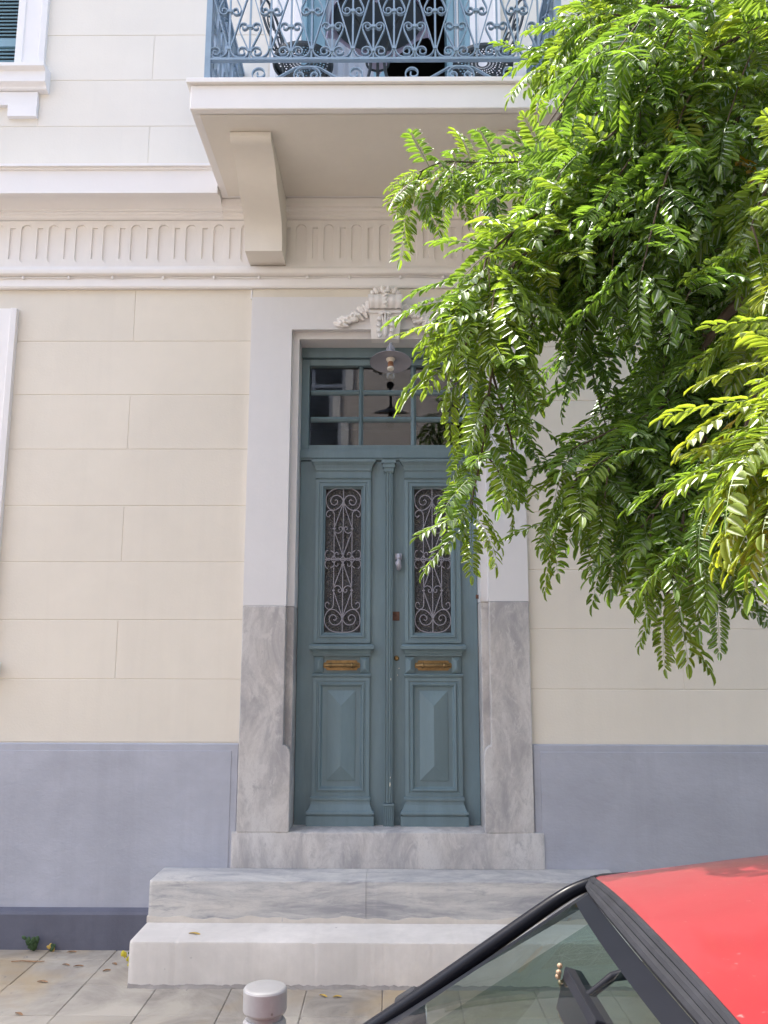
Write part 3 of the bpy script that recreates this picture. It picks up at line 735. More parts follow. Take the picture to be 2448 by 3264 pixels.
# chipped paint on the meeting strip
for px, py, w_, h_ in ((1246, 2165, .006, .020), (1243, 2500, .007, .035), (1244, 2478, .005, .012), (1272, 2130, .006, .008), (1267, 2152, .004, .012)):
    c = atY(px, py, LY-.041 if px < 1250 else LY-.002); mb = MB(); n = 7
    yy = LY-.0412 if px < 1250 else LY-.0012
    mb.add([(c[0]+w_/2*math.cos(k*6.283/n)*rnd.uniform(.6, 1.2), yy, c[2]+h_/2*math.sin(k*6.283/n)*rnd.uniform(.7, 1.2)) for k in range(n)], [tuple(range(n))]).build('paint_chip', M['ivory'], leafR, fix=False)
# lock plate, cylinder lock, hand-shaped knocker on the right leaf
c = atY(1262, 1964, LY); MB().box(c[0]-.024, c[0]+.024, LY-.005, LY, c[2]-.030, c[2]+.030).box(c[0]-.010, c[0]+.010, LY-.0065, LY-.005, c[2]-.003, c[2]+.001).build('lock_plate', M['rust'], leafR, bevel=.002)
c = atY(1264, 2098, LY); MB().lathe([(.0, -.010), (.008, -.012), (.009, -.012), (.012, -.010), (.017, -.004), (.018, 0)], 16, (c[0], LY, c[2]), 'y').build('cylinder_lock', M['brass'], leafR, True)
c = atY(1271, 1775, LY); kx, kz = c[0], c[2]
kn = MB(); kn.box(kx-.024, kx+.022, LY-.016, LY, kz-.020, kz+.022); kn.tube([(kx, LY-.014, kz+.006), (kx, LY-.040, kz+.004), (kx, LY-.045, kz-.012)], [.014, .016, .015], 10)
kn.lathe([(.013, .0), (.017, -.002), (.017, -.010), (.013, -.012)], 12, (kx, LY-.045, kz-.006))
hand = MB()
hand.tube([(kx, LY-.045, kz-.016), (kx, LY-.046, kz-.030), (kx, LY-.047, kz-.050), (kx, LY-.044, kz-.062)], [.012, .014, .018, .017], 10)
for q in range(4):
    fx = kx-.0125+q*.0083; ln = (.030, .036, .034, .026)[q]
    hand.tube([(fx, LY-.048, kz-.055), (fx, LY-.054, kz-.055-ln*.45), (fx+.001, LY-.048, kz-.055-ln*.85), (fx+.001, LY-.038, kz-.055-ln)], [.0055, .0052, .0045, .003], 7)
hand.tube([(kx-.014, LY-.048, kz-.036), (kx-.019, LY-.054, kz-.05), (kx-.014, LY-.058, kz-.068)], [.005, .005, .003], 7)
hand.blob((kx, LY-.030, kz-.082), (.015, .015, .015), 10, 7)
kno = kn.build('door_knocker', M['knocker'], leafR, True)
hand.build('hand_striker', M['knocker'], leafR, True)
# small dark latch on the right jamb edge
c = atY(1519, 1903, .02); MB().box(c[0]-.006, c[0]+.012, .0, .018, c[2]-.012, c[2]+.014).build('latch_stop', M['rust'], house)

# ------------------------------------------------------------------ balcony
SX0, SX1, SY, SZ0, SZ1 = -1.19, 1.092, -1.092, 4.962, 5.118
slab = MB().prism([(.0, SZ0), (SY, SZ0), (SY, SZ1), (.0, SZ1)], SX0, SX1).build('balcony_slab', M['white'], house, bevel=.006)
MB().box(SX0-.022, SX1+.022, SY-.024, .0, SZ1+.002, SZ1+.034).build('balcony_edge', M['white'], slab, bevel=.004)
MB().add([(SX0+.05, SY+.05, SZ0-.004), (SX1-.05, SY+.05, SZ0-.004), (SX1-.05, -.13, SZ0-.004), (SX0+.05, -.13, SZ0-.004)], [(0,1,2,3)]).build('soffit', M['corbel'], slab)
FLZ = SZ1+.034
cp = [(-.878, 4.956), (-.886, 4.94), (-.886, 4.918), (-.872, 4.902), (-.842, 4.893), (-.812, 4.894), (-.77, 4.893), (-.71, 4.882), (-.65, 4.856), (-.60, 4.82), (-.55, 4.783), (-.48, 4.75), (-.40, 4.722), (-.34, 4.695), (-.30, 4.665), (-.275, 4.625), (-.262, 4.575), (-.256, 4.53), (-.255, 4.486), (-.03, 4.486), (-.03, 4.956)]
for xa, xb in ((-.99, -.74), (.645, .895)):
    MB().prism(cp, xa, xb).build('corbel', M['corbel'], slab, True)

# railing
RYF = -1.05; ZR = ZZ(187, RYF); HP = .535; SPC = .1239; XA0 = XX(729.7, 180, RYF)
TBR = .022                                    # strip depth
XL, XR_ = XA0-SPC, XA0+16*SPC
zf = FLZ
hgt = ZR-zf
diag = [(.006, .072)]
bot = [(p[0], p[1]) for p in spiral((.080, .045), .041, .011, -100, 420, 34)]
low = bez((.007, .070), (.014, .006), bot[0], 7)[:-1]+bot
dm = []
up_ = [(SPC-p[0], HP-p[1]) for p in low]
path_right = list(reversed(low))+[(.012, .085)]+[(SPC-.012, HP-.085)]+up_
heart_r = [(.005, .052), (.060, .180), (.066, .200)] + spiral((.037, .213), .029, .009, -10, 400, 30)[1:]
def mk(paths, name, t=.0062):
    mb = MB()
    for p in paths: mb.strip(p, t, -TBR/2, TBR/2)
    return mb.mesh(name, M['blue_iron'])
mirr = lambda P: [(-x, z_) for x, z_ in P]
flipz = lambda P: [(x, HP-z_) for x, z_ in P]
me_diag_r = mk([path_right], 'diagonal_scroll'); me_diag_l = mk([mirr(path_right)], 'diagonal_scroll')
me_heart = mk([heart_r, mirr(heart_r)], 'heart_scroll', .0058); me_heart_i = mk([flipz(heart_r), flipz(mirr(heart_r))], 'heart_scroll', .0058)
me_half_r = mk([heart_r, low], 'heart_scroll', .0058)
me_bar = MB().box(-.0055, .0055, -.0055, .0055, 0, HP).mesh('bar', M['blue_iron'])
me_col = MB().box(-.013, .013, -.0135, .0135, -.008, .008).mesh('collar', M['blue_iron'])
colA = [.068, HP-.215, HP-.052]; colB = [.052, .215, HP-.068]
def s_paths(sg):
    o_ = spiral((.285, .062), .052, .012, -100, 400, 34)
    p1 = [(sg*x, z_) for x, z_ in [(.0, .108), (.04, .108), (.075, .100)]+[(.20, .022)]+bez((.20, .022), (.24, .003), o_[0], 5)[1:]+o_[1:]]
    i_ = [(.004, .106), (.03, .106), (.056, .096), (.074, .075), (.080, .050)] + spiral((.046, .050), .034, .010, 0, -440, 32)[1:]
    return [p1, [(sg*x, z_) for x, z_ in i_]]
me_s = mk(s_paths(1)+s_paths(-1), 'band_scroll', .0065)
def fill_rail(parent, x0, n, ry, motifs, rot=0):
    """children in the parent's local frame"""
    def put(name, me, x, zb):
        o = bpy.data.objects.new(name, me); col.objects.link(o); o.parent = parent; o.location = (x, 0, zb); return o
    for k in range(n):
        x = x0+k*SPC; A = (k % 2 == 0)
        put('bar', me_bar, x, hgt)
        for zc in (colA if A else colB): put('collar', me_col, x, hgt+zc)
        if A:
            put('heart_scroll', me_heart_i, x, hgt)
            if k < n-0: put('diagonal_scroll', me_diag_r, x, hgt)
            put('diagonal_scroll', me_diag_l, x, hgt)
        else: put('heart_scroll', me_heart, x, hgt)
    for m_ in motifs:
        put('band_scroll', me_s, m_, .004); o = put('band_scroll', me_s, m_, hgt+HP+.015)
def railing(name, loc, rz, L, x0, n, motifs):
    mb = MB().box(-.02, L+.02, -.026, .026, hgt+HP+.131, hgt+HP+.16); o = mb.build(name, M['blue_iron'], house, local=True)
    o.location = Vector(loc)-house.location; o.rotation_euler = (0, 0, rz)
    for za, zb_ in ((.002, .012), (hgt-.014, hgt), (hgt+HP, hgt+HP+.014), (hgt+HP+.12, hgt+HP+.13)): MB().box(.0175, L-.0175, -.016, .016, za, zb_).build('rail', M['blue_iron'], o, local=True)
    for px in (0, L):
        MB().box(px-.017, px+.017, -.017, .017, .0, hgt+HP+.12).build('post', M['blue_iron'], o, local=True)
    fill_rail(o, x0, n, 0, motifs); return o
RL = XR_-XL
railing('front_railing', (XL, RYF, zf), 0, RL, SPC, 16, [XX(980, 215, RYF)-XL, XX(1468, 215, RYF)-XL])
railing('side_railing', (XL-.002, RYF+.036, zf), math.pi/2, 1.0, SPC*.6, 7, [.5])
railing('side_railing', (XR_+.002, RYF+.036, zf), math.pi/2, 1.0, SPC*.6, 7, [.5])

# balcony door: casing, jambs, one glazed leaf shut, the other open
def casing(x0, x1, z0, z1, w, name, mat, y=-.03, sides='lrt', wall_y=-.0):
    mb = MB(); prof = [(0, wall_y), (0, y), (w*.18, y-.006), (w*.22, y+.006), (w*.72, y+.006), (w*.76, y-.004), (w, y-.002), (w, wall_y+.2)]
    if 'l' in sides: mb.prism([(x0-w+a, yy) for a, yy in prof], z0, z1+ (w if 't' in sides else 0), 'z')
    if 'r' in sides: mb.prism([(x1+w-a, yy) for a, yy in prof], z0, z1+(w if 't' in sides else 0), 'z')
    if 't' in sides: mb.prism([(yy, z1+w-a) for a, yy in prof], x0, x1, 'x')
    return mb.build(name, mat, house)
casing(BW[0], BW[1], BW[2], BW[3], .225, 'balcony_door_casing', M['white'])
bd = MB()
for xa, xb in ((BW[0], BW[0]+.07), (BW[1]-.07, BW[1])): bd.box(xa, xb, .10, .17, BW[2], BW[3])
bd.box(BW[0]+.07, BW[1]-.07, .10, .17, BW[3]-.07, BW[3])
bdo = bd.build('balcony_door', M['blue_shutter'], house, bevel=.004)
xm = CX-.02
def glazed_leaf(x0, x1, y0):
    mb = MB(); z0_, z1_ = BW[2]+.012, BW[3]-.075
    mb.box(x0, x0+.09, y0, y0+.045, z0_, z1_); mb.box(x1-.09, x1, y0, y0+.045, z0_, z1_); mb.box(x0+.09, x1-.09, y0, y0+.045, z0_, z0_+.28); mb.box(x0+.09, x1-.09, y0, y0+.045, z1_-.1, z1_)
    mb.build('door_leaf', M['blue_shutter'], bdo, bevel=.004)
    MB().add([(x0+.09, y0+.03, z0_+.28), (x1-.09, y0+.03, z0_+.28), (x1-.09, y0+.03, z1_-.1), (x0+.09, y0+.03, z1_-.1)], [(0,1,2,3)]).build('glass_pane', M['pane'], bdo, fix=False)
glazed_leaf(BW[0]+.072, xm, .115)
mb = MB(); mb.box(BW[1]-.145, BW[1]-.10, .175, .62, BW[2]+.012, BW[3]-.08); mb.box(BW[1]-.155, BW[1]-.145, .18, .26, BW[2]+.012, BW[3]-.08); mb.build('open_door_leaf', M['blue_shutter'], bdo, bevel=.004)
MB().box(BW[1]-.10, BW[1]-.073, .12, .165, BW[2], BW[3]-.075).build('door_stop', M['casing'], bdo)
# louvred shutter leaves folded back inside the reveal
MB().box(BW[0]+.001, BW[0]+.035, -.02, .09, BW[2]+.02, BW[3]-.02).build('folded_shutter', M['blue_shutter'], bdo); MB().box(BW[1]-.035, BW[1]-.001, -.02, .09, BW[2]+.02, BW[3]-.02).build('folded_shutter', M['blue_shutter'], bdo)

# upper left window: casing, sill and louvred shutter
casing(UW[0], UW[1], UW[2], UW[3], .215, 'window_casing', M['white'], y=-.035)
mb = MB(); x0, x1 = UW[0]-.3, UW[1]+.26
mb.prism([(.004, 6.02), (-.10, 6.02), (-.125, 6.012), (-.125, 5.985), (-.105, 5.975), (-.09, 5.968), (-.09, 5.885), (-.065, 5.875), (-.055, 5.865), (-.055, 5.85), (-.045, 5.845), (.004, 5.84)], x0, x1)
sill = mb.build('window_sill', M['white'], house, bevel=.003)
MB().box(x0+.05, x1-.07, -.034, .004, 5.735, 5.8395).build('sill_apron', M['white'], sill); MB().box(x1-.28, x1-.07, -.036, .004, 5.645, 5.7345).build('apron_bracket', M['white'], sill)
MB().box(x0+.05, x0+.26, -.036, .004, 5.645, 5.7345).build('apron_bracket', M['white'], sill)
sh = MB(); sx1 = UW[1]-.004; sx0 = UW[0]+.004
mids = (sx0+sx1)/2
for a, b in ((sx0, mids-.002), (mids+.002, sx1)):
    sh.box(a, a+.045, .075, .11, 6.03, 8.28); sh.box(b-.002, b, .075, .11, 6.03, 8.28)
    for zr0, zr1 in ((6.03, 6.05), (6.295, 6.36), (7.2, 7.3), (8.2, 8.28)): sh.box(a+.045, b-.002, .075, .11, zr0, zr1)
sho = sh.build('louvred_shutter', M['blue_shutter'], house)
for a, b in ((sx0, mids-.002), (mids+.002, sx1)):
    me = MB().prism([(-.016, -.014), (-.010, -.018), (.016, .012), (.010, .016)], a+.046, b-.003).mesh('slat', M['blue_shutter'])
    for zr0, zr1 in ((6.05, 6.295), (6.36, 7.2), (7.3, 8.2)):
        nsl = int((zr1-zr0)/.029)
        for k in range(nsl):
            o = bpy.data.objects.new('slat', me); col.objects.link(o); o.parent = sho; o.location = (0, .092, zr0+(k+.5)*(zr1-zr0)/nsl)
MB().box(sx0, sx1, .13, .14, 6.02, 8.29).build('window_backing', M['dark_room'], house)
# lower left window casing with shutter
casing(LW[0], LW[1], LW[2], LW[3], .2, 'window_casing', M['white'], y=-.045)
MB().box(LW[0]-.25, LW[1]+.26, -.10, .004, LW[2]-.09, LW[2]).build('window_sill', M['white'], house, bevel=.006)
ls = MB(); lm_ = (LW[0]+LW[1])/2
for a, b in ((LW[0]+.003, lm_-.002), (lm_+.002, LW[1]-.003)):
    ls.box(a, a+.06, .07, .105, LW[2]+.004, LW[3]-.004); ls.box(b-.06, b, .07, .105, LW[2]+.004, LW[3]-.004)
    for zr in (LW[2]+.004, (LW[2]+LW[3])/2-.05, LW[3]-.104): ls.box(a+.06, b-.06, .07, .105, zr, zr+.10)
lso = ls.build('louvred_shutter', M['blue_shutter'], house)
for a, b in ((LW[0]+.003, lm_-.002), (lm_+.002, LW[1]-.003)):
    me = MB().prism([(-.016, -.014), (-.010, -.018), (.016, .012), (.010, .016)], a+.061, b-.061).mesh('slat', M['blue_shutter'])
    for z0_, z1_ in ((LW[2]+.104, (LW[2]+LW[3])/2-.05), ((LW[2]+LW[3])/2+.05, LW[3]-.104)):
        for k in range(int((z1_-z0_)/.032)):
            o = bpy.data.objects.new('slat', me); col.objects.link(o); o.parent = lso; o.location = (0, .088, z0_+.016+k*.032)
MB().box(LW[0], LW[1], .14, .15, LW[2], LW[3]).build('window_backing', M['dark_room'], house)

# ------------------------------------------------------------------ front steps
steps_t = thing('front_steps', 'three worn marble doorsteps below the teal door, lowest one pale', 'steps', (-.03, -.3, GZ))
S2, S3 = -.343, -.682
def worn_step(name, mat, x0, x1, yf, yb, zb, zt, seed, r_=.008, chips=8, ends=(1, 1)):
    """stone slab whose front edge is rounded, uneven and chipped"""
    q = random.Random(seed); n = int((x1-x0)/.012); ch = [(q.uniform(x0, x1), q.uniform(.008, .03), q.uniform(.003, .009)) for _ in range(chips)]
    ph = [q.uniform(0, 6) for _ in range(4)]; rows = []
    for i in range(n+1):
        x = x0+(x1-x0)*i/n
        e = .0012*math.sin(x*9+ph[0])+.0010*math.sin(x*23+ph[1])+.0007*q.uniform(-1, 1)
        c_ = r_+sum(dp*max(0, 1-abs(x-cx_)/w_) for cx_, w_, dp in ch)+.0012*q.random()
        en = min(1, min(i, n-i)/1.5)
        if not ends[0 if i < n/2 else 1]: en = 1
        xx = x+(.005*(1-en) if i < n/2 else -.005*(1-en))
        d_ = .005*(1-en)
        rows.append([(xx, yf+e+d_, zb), (xx, yf+e+d_, zt-c_*1.3-d_), (xx, yf+e+c_*.30+d_, zt-c_*.45-d_), (xx, yf+e+c_*1.2+d_, zt+.0005*q.uniform(-1, 1)-d_*.4), (xx, yb, zt-d_*.4)])
    mb = MB().grid(rows)
    for rw, o_ in ((rows[0], 1), (rows[-1], -1)): mb.add(list(rw)+[(rw[0][0], yb, zb)], [tuple(range(6))[::o_]])
    return mb.build(name, mat, steps_t, True, fix=False)
worn_step('threshold_step', M['marble'], -1.004, .959, -.034, .45, .4935, .709, 3, .007, 6)
zj = XX(1166, 2870, S2)
worn_step('middle_step', M['marble_step'], -1.42, zj-.0006, S2, .004, .27, .493, 4, .008, 8, (1, 0))
worn_step('middle_step', M['marble_step'], zj+.0006, 1.355, S2+.001, .004, .27, .4925, 5, .008, 8, (0, 1))
mb = MB(); n = 110; top = []                     # uneven mortar fillet under the middle step
for i in range(n+1):
    x = -1.422+(2.78)*i/n; top.append((x, .288+.007*math.sin(i*.31)+.005*math.sin(i*.83+1)+.004*rnd.random()))
mb.add([(p[0], S2-.002, p[1]) for p in top]+[(p[0], S2-.002, .262) for p in top]+[(p[0], S2+.02, p[1]+.004) for p in top], [(i, i+1, n+2+i, n+1+i) for i in range(n)]+[(i, i+1, 2*n+3+i, 2*n+2+i) for i in range(n)])
mb.box(-1.421, 1.356, S2+.003, 0, .262, .2899)
mb.build('mortar_fillet', M['mortar'], steps_t)
worn_step('bottom_step', M['marble_white'], -1.425, 1.36, S3, .004, -.02, .2615, 6, .011, 16)

mb = MB(); n = 120; F_ = []
for i in range(n+1):
    x = -1.418+2.77*i/n; F_.append([(x, S3+.001, GZ+.010+.009*rnd.random()), (x, S3-.006-.010*rnd.random(), GZ+.004), (x, S3-.014-.016*rnd.random(), GZ-.003)])
mb.grid(F_).build('dirt_line', M['joint'], steps_t)

# ------------------------------------------------------------------ wall lamp
LPX, LPY = XX(1245, 1162, -.30), -.30; LPZ = ZZ(1150, LPY)
lamp = thing('hanging_lamp', 'grey enamel disc lamp with bare bulb hanging from the keystone', 'lamp', (LPX, LPY, LPZ))
tilt = Matrix.Rotation(R(-13), 4, 'X')
def lam(mb, name, mat, sm=True, tl=True, parent=lamp):
    if tl: mb.v = [tuple(tilt @ Vector(p)) for p in mb.v]
    return mb.build(name, mat, parent, sm, local=True)
lam(MB().lathe([(.0, .042), (.022, .040), (.030, .028), (.06, .016), (.105, .004), (.134, -.008), (.136, -.012), (.131, -.011), (.10, .0), (.055, .011), (.02, .016), (0, .016)], 40), 'lamp_shade', M['lampgrey'])
lam(MB().lathe([(.0, .02), (.030, .012), (.028, .006), (.020, -.004), (.019, -.012), (0, -.012)], 20), 'collar', M['ivory'])
lam(MB().lathe([(.0, -.010), (.017, -.010), (.019, -.03), (.019, -.05), (.016, -.055), (0, -.055)], 20), 'socket', M['porcelain'])
lam(MB().lathe([(.0, -.052), (.021, -.052), (.023, -.058), (.021, -.066), (.0, -.066)], 20), 'socket_ring', M['ivory'])
lam(MB().lathe([(.010, -.064), (.014, -.075), (.024, -.092), (.030, -.110), (.028, -.128), (.018, -.142), (.0, -.147)], 20), 'bulb', M['bulb'])
arm = smooth_path([(0, .0, .035), (0, -.008, .085), (0, .03, .125), (0, .10, .14), (0, .19, .15)], 6)
lam(MB().tube(arm, .011, 10), 'arm', M['lampgrey'], True, False)
lam(MB().lathe([(.0, -.012), (.024, -.012), (.03, .0), (0, .0)], 16, (0, .19, .15), 'y'), 'wall_plate', M['lampgrey'], True, False)

# ------------------------------------------------------------------ bollard
bc = atZ(846, 3143, .80)
bol = thing('bollard', 'short round grey painted bollard with flaking white cap on the pavement', 'bollard', (float(bc[0]), float(bc[1]), GZ))
r = .064; bh = .77
MB().lathe([(.0, 0), (r+.02, 0), (r+.02, .015), (r, .02), (r, bh-.098), (r-.008, bh-.088)], 40).build('post', M['bollard'], bol, True, local=True)
MB().lathe([(r-.014, bh-.090), (r-.013, bh-.076), (r-.002, bh-.070), (r+.001, bh-.064), (r+.001, bh-.008), (r-.002, bh-.003), (r-.007, bh-.0008), (r*.5, bh-.0002), (0, bh)], 72).build('cap', M['bollard'], bol, False, local=True)
MB().lathe([(r-.0075, bh-.24), (r+.003, bh-.235), (r+.003, bh-.185), (r-.0075, bh-.18)], 40).build('band', M['bollard'], bol, True, local=True)

# ------------------------------------------------------------------ balcony table, chairs and cloth
def perforated(mb, R0, R1, zt, th, rows_, nn):
    """disc ring with real punched holes: alternate sectors are left out in the punched rows"""
    def sector(ra, rb, a0, a1, zt):
        m_ = max(1, int((a1-a0)/.2)); 
        for k in range(m_):
            b0 = a0+(a1-a0)*k/m_; b1 = a0+(a1-a0)*(k+1)/m_
            p = [(ra, b0), (rb, b0), (rb, b1), (ra, b1)]
            mb.add([(q*math.cos(a), q*math.sin(a), zt) for q, a in p], [(0,1,2,3)])
    dr = (R1-R0)/(2*rows_+1)
    for j in range(2*rows_+1):
        ra, rb = R0+j*dr, R0+(j+1)*dr
        if j % 2 == 0: sector(ra, rb, 0, 2*math.pi, zt)
        else:
            for k in range(nn):
                a0 = 2*math.pi*k/nn+(j//2)*.06; sector(ra, rb, a0, a0+2*math.pi/nn*.55, zt)
def chair(loc, rz, label):
    t = thing('garden_chair', label, 'chair', loc, 'iron chairs on the balcony'); t.rotation_euler = (0, 0, rz)
    Rr = .195; zs = .44; mb = MB()
    mb.lathe([(Rr-.012, zs-.035), (Rr, zs-.035), (Rr+.003, zs-.02), (Rr, zs), (Rr-.03, zs+.004), (Rr-.03, zs), (Rr-.012, zs-.006)], 40); mb.f = mb.f[:-2]
    perforated(mb, .03, Rr-.02, zs, .003, 6, 34)
    mb.build('seat', M['iron_dark'], t, local=True, fix=False)
    for k in range(4):
        a = math.pi/4+k*math.pi/2; c_, s_ = math.cos(a), math.sin(a)
        P = smooth_path([(c_*.165, s_*.165, zs-.02), (c_*.13, s_*.13, .30), (c_*.15, s_*.15, .14), (c_*.20, s_*.20, .012), (c_*.225, s_*.225, .010)], 5)
        MB().tube(P, .009, 8).build('leg', M['iron_dark'], t, True, local=True)
    ring = [(.125*math.cos(q*.2618), .125*math.sin(q*.2618), .27) for q in range(25)]
    MB().tube(ring, .006, 6).build('leg_ring', M['iron_dark'], t, True, local=True)
    bk = smooth_path([(-.16, .12, zs), (-.19, .19, .62), (-.17, .23, .82), (0, .25, .92), (.17, .23, .82), (.19, .19, .62), (.16, .12, zs)], 6)
    MB().tube(bk, .009, 8).build('back_hoop', M['iron_dark'], t, True, local=True)
    mb = MB()
    for sg in (-1, 1):
        pth = spiral((.075, .0), .06, .012, 180, -260, 26)
        mb.tube([(sg*x, .205+.07*(z_), .70+z_) for x, z_ in pth], .006, 6)
        pth = spiral((.06, .0), .048, .010, 180, 620, 26)
        mb.tube([(sg*x, .19+.06*(z_), .57+z_) for x, z_ in pth], .006, 6)
    mb.tube([(0, .125, zs), (0, .20, .70), (0, .25, .92)], .006, 6)
    mb.build('back_scrolls', M['iron_dark'], t, True, local=True)
    return t
TC = (float(XX(1204, 60, -.70)), -.70, FLZ)
cl_ = atZ(965, 199, FLZ+.42); cr_ = atZ(1540, 205, FLZ+.42)
chair((float(cl_[0]), float(cl_[1])+.02, FLZ+.001), R(75), 'dark iron garden chair with punched seat beside shutter, left of balcony table')
chair((float(cr_[0]), float(cr_[1])+.02, FLZ+.001), R(-75), 'dark iron garden chair with punched seat near leafy branches, right of balcony table')
tb = thing('garden_table', 'round dark iron garden table with a cloth on the balcony', 'table', TC)
MB().lathe([(.0, .70), (.27, .70), (.287, .705), (.29, .72), (.285, .728), (0, .728)], 48).build('table_top', M['iron_dark'], tb, True, local=True)
for k in range(3):
    a = R(90+120*k); c_, s_ = math.cos(a), math.sin(a)
    MB().tube(smooth_path([(c_*.20, s_*.20, .695), (c_*.10, s_*.10, .58), (c_*.05, s_*.05, .40), (c_*.10, s_*.10, .2), (c_*.24, s_*.24, .012)], 6), .010, 8).build('leg', M['iron_dark'], tb, True, local=True)
MB().tube([(.07*math.cos(q*.2618), .07*math.sin(q*.2618), .40) for q in range(25)], .008, 6).build('leg_ring', M['iron_dark'], tb, True, local=True)
# cloth: flat on the table, hanging in folds past the rim
cm = MB(); n = 44; P = []
for i in range(n+1):
    row = []
    for j in range(n+1):
        u, v_ = (i/n-.5)*.66, (j/n-.5)*.66
        rot_ = R(45); x = u*math.cos(rot_)-v_*math.sin(rot_); y = u*math.sin(rot_)+v_*math.cos(rot_)
        rr = math.hypot(x, y); a = math.atan2(y, x)
        if rr > .296:
            dd = rr-.296; q = .296+.02*math.tanh(dd*18)+dd*.10*(1+.9*math.sin(a*9)); zz = .734-dd*.97
        else: q = rr; zz = .734
        row.append((q*math.cos(a), q*math.sin(a), zz))
    P.append(row)
clo = cm.grid(P).build('tablecloth', M['cloth'], None, True, loc=TC, fix=False)
tag(clo, 'lavender cotton cloth hanging over the round balcony table', 'tablecloth')
sd = clo.modifiers.new('t', 'SOLIDIFY'); sd.thickness = .002
cu = MB(); rows = []
for i in range(40):
    x = BW[0]+.10+i*.012; rows.append([(x, .42+.012*math.sin(i*.9), 5.17), (x, .42+.02*math.sin(i*.9+.3), 6.4), (x, .42+.014*math.sin(i*.9+.1), 7.6)])
cuo = cu.grid(rows).build('curtain', M['lace'], bdo, True)

# ------------------------------------------------------------------ red hatchback parked along the kerb, facing left
YC = -4.22
car = thing('parked_car', 'red hatchback with black trim parked beside the kerb in front of the steps', 'car', (.4, YC, RZ))
st = [(-1.52, .56, .12, .40, .40), (-1.46, .68, .08, .50, .52), (-1.30, .74, .07, .57, .60), (-.95, .77, .06, .66, .69), (-.17, .79, .06, .80, .835)]
cab = [(-.17, .79, .06, .80), (.3, .795, .05, .835), (1.0, .795, .05, .845), (1.7, .785, .06, .85), (2.05, .75, .07, .85), (2.2, .68, .10, .82), (2.25, .58, .16, .74)]
def side_pts(x, wd, zb, zt, sg):
    h = zt-zb
    return [(x, YC+sg*(wd-.10), zb), (x, YC+sg*(wd-.02), zb+h*.12), (x, YC+sg*wd, zb+h*.35), (x, YC+sg*(wd-.002), zb+h*.62), (x, YC+sg*(wd-.022), zb+h*.88), (x, YC+sg*(wd-.045), zt)]
mb = MB()
for sg in (-1, 1):
    rows = [side_pts(x, w_, zb, zt, sg) for x, w_, zb, zt, _ in st]+[side_pts(x, w_, zb, zt, sg) for x, w_, zb, zt in cab[1:]]
    mb.grid(rows)
hood = []
for x, w_, zb, zt, zc in st:
    hood.append([(x-.05*(1-t*t), YC+t*(w_-.045), zt+(zc-zt)*(1-t*t)) for t in [k/6-1 for k in range(13)]])
mb.grid(hood)
x, w_, zb, zt, zc = st[0]
mb.grid([[(x-.05*(1-t*t), YC+t*(w_-.045), zz_*1.0) for t in [k/6-1 for k in range(13)]] for zz_ in (zb, zt)])
x, w_, zb, zt = cab[-1]; mb.grid([[(x, YC-w_+.04, zb), (x, YC+w_-.04, zb)], [(x, YC-w_+.04, zt), (x, YC+w_-.04, zt)]])
mb.grid([[(x, YC-w_+.10, zb) , (x, YC+w_-.10, zb)] for x, w_, zb, zt, _ in st]); mb.grid([[(x, YC-w_+.10, zb), (x, YC+w_-.10, zb)] for x, w_, zb, zt in cab])
body = mb.build('body', M['car_red'], car, True)
# windscreen surface
def wsp(s, t, off=0):
    hw_ = .575+.155*s; bow = .03+.09*s
    return (.428+.09*max(0, (abs(t)-.82)/.18)**2*(1-s)-.585*s-bow*(1-t*t)+off*.3, YC+t*hw_, 1.270-.425*s+.022*(1-t*t)*(1-s)+off)
tt = [k/12-1 for k in range(25)]; ss = [k/14 for k in range(15)]
wi = [t for t in tt if abs(t) <= .9]
MB().grid([[wsp(.045+.9*s, t*.80) for t in tt] for s in ss]).build('windscreen', M['cglass'], car, True, fix=False)
bd_ = MB()
for sg in (-1, 1): bd_.grid([[wsp(s, sg*(.80+.20*k/3)) for k in range(4)] for s in ss])
bd_.grid([[wsp(.045*k/2, t*.80) for t in tt] for k in range(3)]); bd_.grid([[wsp(.945+.055*k/2, t*.80) for t in tt] for k in range(3)])
bd_.build('windscreen_band', M['trim'], car, True, fix=False)
# roof
def roofp(u, t):
    xf = .438+.10*max(0, (abs(t)-.78)/.22)**2.2-.010*(1-t*t); x = xf+(1.93-xf)*u
    cr = .102*math.sin(min(1, u*1.15)*math.pi/2)-.045*max(0, u-.62)**1.5*3
    return (x, YC+t*.615-(0 if abs(t) < .97 else 0), 1.282+cr+.048*(1-abs(t)**2.4))
ru = [0, .004, .012, .03, .06]+[.06+.94*(k/16) for k in range(1, 17)]
rt = [-1+2*k/28 for k in range(29)]
rf = MB(); rows = [[roofp(u, t) for t in rt] for u in ru]
for i, u in enumerate(ru):
    L = rows[i][0]; Rr_ = rows[i][-1]
    rows[i] = [(L[0], L[1]-.022, L[2]-.050), (L[0], L[1]-.016, L[2]-.020)]+rows[i]+[(Rr_[0], Rr_[1]+.016, Rr_[2]-.020), (Rr_[0], Rr_[1]+.022, Rr_[2]-.050)]
fr_ = [(p[0]-.006, p[1], p[2]-.010) for p in rows[0]]
rf.grid([fr_]+rows)
rf.build('roof', M['car_red'], car, True, fix=False)
